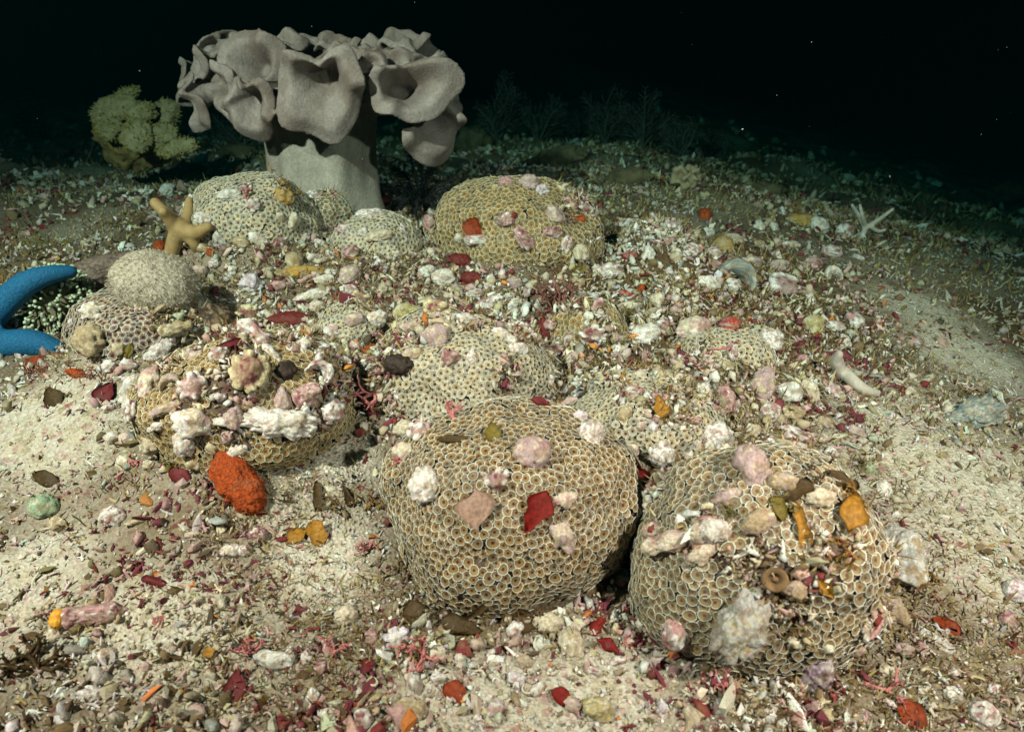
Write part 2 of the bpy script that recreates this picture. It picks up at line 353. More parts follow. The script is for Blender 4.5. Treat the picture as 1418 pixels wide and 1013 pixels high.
M_body = mat_plain('zoanthid_tissue', (.05, .03, .028), (.15, .10, .065), 160, .8, .001, .7)
PIECES = []          # (verts, faces) for the ray-casting tree
for ki, (k, (cx, cy_, rx, ry, sp, pal, cov, lab)) in enumerate(COLONIES.items()):
    sp *= .82; d = MND[k]; base = d['c'] - np.array([0, 0, d['r'][2] * .6])
    root = thing('zoanthid_colony', lab, 'zoanthid colony', base, 'zoanthid colonies on the reef slope')
    V, F = ICO[3]; MV = mound_shape(k, V)
    PIECES.append((MV, F))
    link('body', mesh('zoanthid_body', MV - base, F, M_body), root)
    # darts on the dome
    mp = mat_polyp('zoanthid_polyps_' + k, **PAL[pal])
    var = [polyp_mesh('polyp', mp, 31 * ki + q) for q in range(4)]
    vm = [mesh('polyp', v, f, mp, rad=a) for v, f, a in var]; var = [polyp_mesh('polyp', mp, 31 * ki + q, 7) for q in range(4)]
    cand = rng.normal(size=(20000, 3)); cand /= np.linalg.norm(cand, axis=1)[:, None]
    cand = cand[cand[:, 2] > -.72]; Pc = mound_shape(k, cand)
    zz = terrain(Pc[:, 0], Pc[:, 1])
    keep = (Pc[:, 2] > zz - .002) & ~inside_any(Pc, k, -.002)
    keep &= ((cand / d['r']) * (CAM - Pc)).sum(1) / np.linalg.norm(cand / d['r'], axis=1) / np.linalg.norm(CAM - Pc, axis=1) > -.2
    keep &= (debris_mask(Pc) < np.interp(cov, [0, .05, .1, .3, .5], [.9, .55, .40, .12, -.08])) | (Pc[:, 2] < d['c'][2])
    cand, Pc = cand[keep], Pc[keep]
    got = np.zeros((0, 3)); idx = []; jit = rng.uniform(.85, 1.2, len(Pc))
    for i, p in enumerate(Pc):
        if len(got) and (((got - p) ** 2).sum(1) < (sp * .70 * jit[i]) ** 2).any(): continue
        got = np.vstack([got, p]); idx.append(i)
    u = cand[idx].copy()
    for _ in range(6):                                   # neighbours push each other apart until the gaps close
        kd = KDTree(len(got))
        for i, p in enumerate(got): kd.insert(p, i)
        kd.balance(); mv = np.zeros_like(got)
        for i, p in enumerate(got):
            for q, j, dist in kd.find_range(p, sp * 1.05):
                if j != i: mv[i] += (p - got[j]) / (dist + 1e-9) * (1 - dist / (sp * 1.05))
        u = u + mv * sp * .22 / d['r']; u /= np.linalg.norm(u, axis=1)[:, None]; got = mound_shape(k, u)
    ta = np.cross(u, [.31, .52, .79]); ta /= np.linalg.norm(ta, axis=1)[:, None]; tb2 = np.cross(u, ta); ee = .05        # normals of the lumpy skin itself
    sh = lambda q: mound_shape(k, q / np.linalg.norm(q, axis=1)[:, None])
    nn = np.cross(sh(u + ee * ta) - sh(u - ee * ta), sh(u + ee * tb2) - sh(u - ee * tb2)); nn *= np.sign((nn * u).sum(1))[:, None]; nn /= np.linalg.norm(nn, axis=1)[:, None]
    px, py, dep = project(got); face = (nn * (CAM - got)).sum(1) / np.linalg.norm(CAM - got, axis=1)
    # each polyp grows to the room that its neighbours leave
    near = np.array([np.mean([t[2] for t in kd.find_n(p, 5)][1:]) for p in got])
    size = np.clip(near * .67, sp * .42, sp * .70) * rng.uniform(.80, 1.1, len(got))
    score = face * size / dep; order = np.argsort(-score); rest = []
    for rank, i in enumerate(order):
        n = unit(nn[i] + rng.normal(0, .09, 3)); A = frame(n, rot=rng.uniform(0, 360)) * size[i]
        p = got[i] + nn[i] * (size[i] * .26 + rng.uniform(-.0004, .0012))
        if rank < 300 and face[i] > -.1:
            o = bpy.data.objects.new('polyp', vm[rank % 4]); COL.objects.link(o); o.parent = root
            M4 = Matrix.Identity(4)
            for a in range(3):
                for b2 in range(3): M4[a][b2] = A[a, b2]
                M4[a][3] = p[a] - base[a]
            o.matrix_local = M4
        else: rest.append((i, A, p - base))
    if rest:
        Vs = []; Fs = []; Rs = []; off = 0
        for q, (i, A, p) in enumerate(rest):
            v, f, a = var[q % 4]; Vs.append(v @ A.T + p); Fs.append(f + off); Rs.append(a); off += len(v)
        link('polyps_of_the_flank', mesh('polyps', np.vstack(Vs), np.vstack(Fs), mp, rad=np.concatenate(Rs)), root, kind='stuff')

# ray-casting tree over ground and colonies
TT = tri(TF); near_f = (np.abs(TV[TT[:, 0], 0]) < 3) & (TV[TT[:, 0], 1] < 6) & (TV[TT[:, 0], 1] > .1)
BV, BF = join([(TV, TT[near_f])] + PIECES)
BVH = BVHTree.FromPolygons(BV.tolist(), BF.tolist())
def hit(px, py):
    d = unit(ray(px, py)); h = BVH.ray_cast(Vector(CAM), Vector(d))
    if h[0] is None:
        p = ground_hit(px, py); return p, np.array([0, 0, 1.0])
    p = np.array(h[0]); n = np.array(h[1]); n = n if n @ d < 0 else -n
    return p, n
# ------------------------------------------------------------------ toadstool leather coral
def trumpet(c, axis, radii, L, thick=.0095, wave=.010, ph=0.0, hole=.17):
    """a folded lobe: a flaring funnel with a thick rolled lip; radii = [right, up-right, up, ...] in metres"""
    a = unit(axis); A = frame(a); nt_, na = 15, 48
    al = np.arange(na) / na * 2 * math.pi
    rr = np.interp(al, np.arange(9) / 8 * 2 * math.pi, list(radii) + [radii[0]])
    rr = rr * (1 + .06 * np.cos(5 * al + ph) + .05 * np.cos(8 * al + 2.3 * ph))
    for _ in range(2): rr = .25 * np.roll(rr, 1) + .5 * rr + .25 * np.roll(rr, -1)
    t = np.linspace(0, 1, nt_)[:, None]
    g = hole + (1 - hole) * t ** 1.5
    axl = -L * (1 - t) ** 1.7 - .30 * min(L, .07) * sm(.72, 1, t) * .8 + wave * t ** 2 * (np.cos(3 * al + ph) + .6 * np.cos(5 * al + 2 * ph) + .2 * np.cos(8 * al + 3 * ph))[None]
    X = g * (rr * np.cos(al))[None]; Y = g * (rr * np.sin(al))[None]; P = np.stack([X, Y, axl], -1)
    du = np.gradient(P, axis=0); dv = (np.roll(P, -1, 1) - np.roll(P, 1, 1)); n = np.cross(du, dv); n /= np.linalg.norm(n, axis=-1)[..., None] + 1e-9
    if n[3, :, 2].mean() > 0: n = -n
    Q = P + n * thick
    prof = np.concatenate([P, (P[-1:] + Q[-1:]) / 2 + (P[-1:] - P[-2:-1]) * .25, Q[::-1]], 0)
    m_ = prof.shape[0]; V = prof.reshape(-1, 3); F = tri(grid_faces(m_, na, True))
    j = np.arange(na); j2 = (j + 1) % na; V = np.vstack([V, P[0].mean(0), Q[0].mean(0)])
    F = np.vstack([F, np.stack([j, j2, np.full(na, m_ * na)], 1), np.stack([(m_ - 1) * na + j2, (m_ - 1) * na + j, np.full(na, m_ * na + 1)], 1)])
    return V @ A.T + c, F
def mat_leather(name, lo, hi, under):
    m, nt, b = nodes(name, .62, .28); t1 = tex(nt, 'ShaderNodeTexNoise', 16, 6, rough=.65); t2 = tex(nt, 'ShaderNodeTexNoise', 260, 4, rough=.7); t3 = tex(nt, 'ShaderNodeTexVoronoi', 700)
    c = ramp(nt, [(.30, under), (.46, lo), (.66, hi)], t1.outputs[0]); c = mixc(nt, 'MULTIPLY', .8, c, ramp(nt, [(.3, (.68,) * 3), (.7, (1.22,) * 3)], t2.outputs[0])); c = mixc(nt, 'MULTIPLY', .5, c, ramp(nt, [(.0, (.55,) * 3), (.5, (1.15,) * 3)], t3.outputs['Distance']))
    nt.links.new(c, b.inputs['Base Color']); bump(nt, b, t2.outputs[0], .0022, .7); return m
M_tsk = mat_leather('leather_stalk', (.30, .255, .215), (.40, .345, .29), (.24, .19, .155))
M_tsc = mat_leather('leather_cap', (.225, .175, .155), (.33, .275, .255), (.18, .12, .098))
TD = 1.225; TPX = TD / FPX
TY = at(452, 292, TD)[1]
def tpt(px, py, f): d = ray(px, py); return CAM + d * ((TY - f) / d[1])
def taxis(r, u, f): return np.array([r, -f, u], float)
LOBES = [  # x, y, towards camera, axis, radii in photograph pixels, depth
 (443, 112, .175, (0, -.25, 1), (47, 50, 15, 44, 56, 70, 76, 52), .075),
 (337, 137, .150, (-.2, -.2, 1), (30, 30, 12, 30, 27, 42, 57, 40), .060),
 (345, 92, .110, (-.25, .15, 1), (38, 46, 45, 55, 48, 38, 20, 28), .065),
 (556, 106, .165, (.2, .25, 1), (76, 36, 16, 22, 38, 44, 46, 54), .105),
 (604, 160, .125, (.45, -.3, 1), (32, 28, 18, 24, 30, 56, 72, 50), .075),
 (298, 125, .100, (-.7, 0, .7), (20, 28, 36, 26, 18, 30, 45, 22), .050),
 (252, 140, .040, (-.8, -.3, .5), (34, 26, 30, 25, 24, 32, 45, 42), .055),
 (264, 97, .000, (-.8, .4, .35), (36, 30, 38, 24, 30, 22, 20, 22), .045),
 (303, 52, -.02, (-.5, .8, .25), (26, 30, 28, 26, 24, 22, 22, 24), .045),
 (383, 46, .060, (-.1, .9, .5), (34, 28, 26, 26, 32, 24, 22, 24), .045),
 (428, 42, -.02, (0, 1, .3), (36, 26, 28, 30, 34, 26, 24, 28), .05),
 (465, 46, .040, (.1, .9, .4), (26, 30, 24, 24, 28, 24, 20, 24), .045),
 (470, 72, .120, (0, .6, .8), (30, 24, 18, 28, 30, 22, 20, 24), .045),
 (500, 50, .030, (0, .9, .4), (26, 24, 24, 24, 26, 22, 20, 22), .04),
 (528, 73, .115, (.1, .65, .8), (36, 22, 18, 20, 30, 22, 18, 26), .04),
 (555, 40, .010, (0, .9, .4), (34, 30, 28, 28, 30, 26, 24, 28), .05),
 (592, 60, .020, (.5, .7, .4), (38, 34, 26, 24, 26, 24, 28, 34), .05),
 (596, 86, .100, (.35, .45, .8), (36, 22, 14, 22, 32, 22, 18, 26), .04),
 (628, 108, .030, (.85, .1, .5), (26, 28, 32, 24, 22, 26, 36, 30), .05),
 (512, 92, .140, (0, .4, .9), (20, 22, 26, 18, 18, 20, 22, 18), .04),
 (640, 128, -.05, (.9, .0, .2), (24, 28, 30, 24, 22, 26, 32, 28), .05),
 (245, 112, -.09, (-.9, .1, .1), (28, 28, 30, 24, 24, 28, 36, 28), .05),
]
for k in range(9):
    th = math.radians(18 + k * 18); LOBES.append((440 + 165 * math.cos(th), 92 - 12 * math.sin(3 * th), -.17 * math.sin(th) - .02, (.8 * math.cos(th), .35, -.8 * math.sin(th)), tuple(rng.uniform(24, 44, 8)), .06))
parts = []
for i, (x, y, f, axv, rad, L) in enumerate(LOBES):
    top = i >= 8
    parts.append(trumpet(tpt(x, y, f), taxis(*axv), np.array(rad) * TPX * (1.12 if top else 1), L * (2.1 if top else 1.15), thick=.0048 if top else .0054, ph=i * 1.7, wave=.007 if top else .012, hole=.12))
    if top: L = L * 2.3
    # web that ties the lobe to the crown
    parts.append(tube(np.linspace(tpt(x, y, f) - unit(taxis(*axv)) * L * .75, tpt(440, 128, 0), 8), np.linspace(.014, .04, 8), 14))
def lathe(prof, c, n=40, wob=.03, seed=0):
    prof = np.array(prof); th = np.arange(n) / n * 2 * math.pi
    r = prof[:, 0][:, None] * (1 + wob * noise(np.stack([np.cos(th)[None] * 1.3 + 0 * prof[:, :1], np.sin(th)[None] * 1.3 + seed + 0 * prof[:, :1], prof[:, 1:2] * 8 + 0 * th[None]], -1)))
    V = np.stack([r * np.cos(th), r * np.sin(th), prof[:, 1][:, None] + 0 * r], -1).reshape(-1, 3); F = tri(grid_faces(len(prof), n, True))
    V = np.vstack([V, [0, 0, prof[0, 1]], [0, 0, prof[-1, 1]]]); j = np.arange(n); j2 = (j + 1) % n; q = len(prof) * n
    F = np.vstack([F, np.stack([j2, j, np.full(n, q)], 1), np.stack([q - n + j, q - n + j2, np.full(n, q + 1)], 1)])
    return V + c, F
tb = tpt(452, 292, 0); hpx = TPX
parts.append(lathe([(.03, .11), (.06, .13), (.075, .15), (.095, .165), (.115, .18), (.115, .192), (.08, .2), (.04, .205)], tb))
V, F = join(parts); V, F = remesh(V, F, .0029, 4, dec=.5)
V = V + 0
root = thing('toadstool_coral', 'big grey toadstool leather coral with folded frilly cap on a thick stalk', 'coral', tb)
link('cap', mesh('leather_cap', V - tb, F, M_tsc), root)
prof = [(.118, -.06), (.104, -.02), (.092, .02), (.086, .06), (.085, .10), (.087, .13), (.093, .16), (.108, .185), (.12, .20)]
V, F = lathe(prof, np.zeros(3), 96, .10, 2.0); th_ = np.arctan2(V[:, 1], V[:, 0]); V[:, :2] *= (1 + (.045 * np.cos(7 * th_ + 6 * V[:, 2]) + .02 * np.cos(13 * th_ + 1)) * sm(-.01, .08, V[:, 2]))[:, None]; link('stalk', mesh('leather_stalk', V, F, M_tsk), root)

# ------------------------------------------------------------------ rubble and other single pieces
def rgb(*a): return np.array(a)
WH, PK, MV_, MR, CR, TN, GR, RD, OR, OC, DK, LI, OL, BG, YE, GN = (rgb(.73, .71, .67), rgb(.46, .25, .25), rgb(.42, .31, .32), rgb(.17, .04, .05), rgb(.62, .54, .40), rgb(.40, .30, .18), rgb(.46, .46, .43),
    rgb(.36, .03, .02), rgb(.72, .15, .02), rgb(.48, .26, .05), rgb(.035, .02, .015), rgb(.64, .57, .66), rgb(.22, .18, .05), rgb(.17, .21, .21), rgb(.46, .39, .17), rgb(.28, .40, .26))
PALS = {'W': (WH, CR, PK), 'WP': (WH, PK, MR), 'P': (MV_, CR, PK), 'M': (MR, PK, WH), 'C': (CR, TN, WH), 'G': (WH, GR, TN), 'WM': (WH, MR, PK), 'T': (TN, CR, OL), 'GY': (GR * .85, YE * .9, MR),
        'R': (RD, MR, PK), 'O': (OR, OR * .75, RD), 'OC': (OC, TN, OL), 'K': (DK, DK * 1.6, TN), 'L': (LI, WH, PK), 'B': (BG, GR, CR), 'Y': (YE, CR, OL), 'N': (GN, GN * .8, CR), 'PU': (rgb(.34, .25, .30), rgb(.08, .02, .05), WH), 'PM': (PK, MR, WH), 'YM': (rgb(.70, .62, .38), MR, TN), 'TP': (TN, MV_, CR), 'BR': (rgb(.20, .11, .05), DK, TN), 'CP': (CR, PK, WH)}
def piece(kind, seed, sub=3, asp=(1, 1, 1)):
    r = np.random.default_rng(seed); o = r.uniform(-50, 50, 3); V, F = ICO[sub]; V = V.copy(); low = None; S = V * np.minimum(np.asarray(asp, float), 3.0)
    if kind == 'lump': V = V * (1 + .30 * fbm(S * 1.3 + o, 2) + .10 * fbm(S * 4.5 + o, 2))[:, None]
    elif kind == 'craggy':
        q = fbm(S * 1.3 + o, 2); k = np.abs(fbm(S * 2.8 + o, 3)); V = V * (1 + .32 * q + .40 * k + .09 * fbm(S * 8 + o, 2))[:, None]; low = k < .07
    elif kind in ('knobby', 'knobring'):
        nk = 16; cs = r.normal(size=(nk, 3)); cs /= np.linalg.norm(cs, axis=1)[:, None]
        if kind == 'knobring': cs[:, 2] = r.uniform(.0, .35, nk); th = np.arange(nk) / nk * 2 * math.pi + r.uniform(-.16, .16, nk); cs[:, 0] = np.cos(th); cs[:, 1] = np.sin(th); cs /= np.linalg.norm(cs, axis=1)[:, None]
        w = r.uniform(.17, .42, nk); a = np.arccos(np.clip(V @ cs.T, -1, 1)); e = np.sqrt(np.maximum(1 - (a / w) ** 2, 0)); kk = e.max(1)
        V = V * (.72 + .34 * kk + .05 * fbm(V * 5 + o, 2))[:, None]; low = kk < .25
    elif kind == 'rod':
        V = np.sign(V) * np.abs(V) ** np.array([.75, 1, 1]); s = V[:, 0:1].copy(); V[:, 1:] *= (1 + .45 * fbm(np.hstack([s * 2.6, 0 * s, 0 * s]) + o, 2) + .22 * fbm(S * 2.2 + o, 2) + .12 * fbm(S * 5 + o, 2))[:, None]
        V[:, 1] += .35 * r.uniform(-1, 1) * (s[:, 0] ** 2)
    elif kind in ('stone', 'slab'):
        ns = r.normal(size=(13, 3)); ns /= np.linalg.norm(ns, axis=1)[:, None]; dd = r.uniform(.72, 1.0, 13); q = V @ ns.T
        rr = np.where(q > .05, dd / np.maximum(q, .05), 9).min(1); V = V * (np.minimum(rr, 1.25) * (1 + .07 * fbm(V * 3 + o, 3) + .03 * fbm(V * 9 + o, 2)))[:, None]
    elif kind == 'crescent':
        x = V[:, 0].copy(); V = np.sign(V) * np.abs(V) ** np.array([.8, 1, 1]); a = V[:, 0] * 1.9; rr = 1.0 + V[:, 1] * .38 * (1.05 - .45 * np.abs(V[:, 0]))
        V = np.stack([rr * np.sin(a), rr * np.cos(a), V[:, 2] * .5], 1); V *= (1 + .09 * fbm(V * 4 + o, 3))[:, None]
    elif kind == 'stack':
        s = V[:, 0]; V = V * (1 - .20 * np.abs(np.cos(s * 4.2)) ** 6)[:, None]; V = np.sign(V) * np.abs(V) ** np.array([.6, .9, .9]); V *= (1 + .06 * fbm(V * 5 + o, 2))[:, None]
    elif kind == 'fan':
        th = np.arctan2(V[:, 1], V[:, 0]); V = V * np.array([1, 1, .35]); V[:, 0] *= .35 + .65 * sm(-1, 1, V[:, 1]); V *= (1 + .10 * np.cos(th * 17))[:, None]
    elif kind == 'shell':
        q = np.linalg.norm(V[:, :2], axis=1); V = V * (1 + .04 * np.sin(q * 26) + .08 * fbm(V * 3 + o, 3))[:, None]; V[:, 2] += .5 * np.maximum(0, .6 - q)
    elif kind == 'spongy': V = V * (1 + .22 * fbm(S * 1.1 + o, 2) + .14 * np.abs(fbm(S * 6 + o, 2)) + .07 * fbm(S * 13 + o, 2))[:, None]
    elif kind == 'cup':
        z = V[:, 2]; q = np.linalg.norm(V[:, :2], axis=1); V = V * (1 + .15 * fbm(V * 1.6 + o, 2))[:, None]; V[:, 2] -= np.where((z > 0) & (q < .75), 1.2 * (1 - q / .75) ** .6, 0); low = (z > 0) & (q < .7)
    elif kind == 'dome': V = V * (1 + .10 * fbm(S * 1.6 + o, 2) + .035 * fbm(S * 7 + o, 2))[:, None]
    elif kind == 'cone': V = V * np.array([1, 1, 1]); s = sm(-1, 1.1, V[:, 1]); V[:, 0] *= 1 - .75 * s; V[:, 2] *= 1 - .75 * s; V *= (1 + .1 * fbm(V * 4 + o, 3))[:, None]
    return V, F, low
def fit(V, w, h, t):
    lo, hi = V.min(0), V.max(0); return (V - (lo + hi) / 2) / (hi - lo) * np.array([w, h, t])
def paint(V, pal, seed, low=None, freq=2.6):
    r = np.random.default_rng(seed + 5); o = r.uniform(-40, 40, 3); c1, c2, c3 = PALS[pal]; q = V / (np.abs(V).max() + 1e-9)
    a = sm(-.05, .28, fbm(q * freq + o, 3))[:, None]; c = c1 * (1 - a) + c2 * a
    b3 = sm(.28, .42, fbm(q * freq * 1.6 + o + 9, 3))[:, None]; c = c * (1 - b3) + c3 * b3
    if low is not None: c = np.where(low[:, None], c2 * .7 + .3 * c, c1 * .85 + .15 * c)
    e = sm(.12, .3, fbm(q * 8 + o, 2))[:, None]; c = c * (1 - .6 * e) + .6 * e * (TN * .5 + c3 * .5)
    return c * (1 + .2 * fbm(q * 11 + o, 2))[:, None]
mats_extra = {}
SEED = [100]
def put(name, cat, x, y, w, h, rot, kind, pal, label, group=None, th=.75, sink=.22, mat=None, sub=3, freq=2.6, face=.9):
    """one piece of reef lying where the photograph shows it, on whatever lies below"""
    SEED[0] += 1; p, n = hit(x, y); dep = (p - CAM) @ F3; s = dep / FPX; v = unit(CAM - p); ez = unit(n + face * v)
    A = frame(ez, rot=rot); V, F, low = piece(kind, SEED[0], 4 if max(w, h) > 70 else sub, np.array([w, h, th * min(w, h)]) / min(w, h)); c = paint(fit(V, w, h, th * min(w, h)), pal, SEED[0], low, freq * max(1, .6 * max(w, h) / min(w, h)))
    W, H = w * s, h * s; T = th * min(W, H); V = fit(V, W, H, T)
    if kind not in ('leaf',): V = V + (V / (np.linalg.norm(V, axis=1)[:, None] + 1e-9)) * (.0010 * fbm(V * 260 + SEED[0], 2) + .0006 * fbm(V * 600 + SEED[0], 1))[:, None]
    me = mesh(name, V @ A.T, F, mat or M_rub, c); o = link(name, me, loc=p + ez * T * (.5 - sink), label=label, category=cat)
    if group: o['group'] = group
    PLACED.append((x, y, max(w, h)))
    return o
PLACED = []
RUB = 'pieces of coral rubble lying on the colonies'
def rub(x, y, w, h, rot, kind, pal, label, **kw): return put('coral_chunk', 'coral fragment', x, y, w, h, rot, kind, pal, label, RUB, **kw)
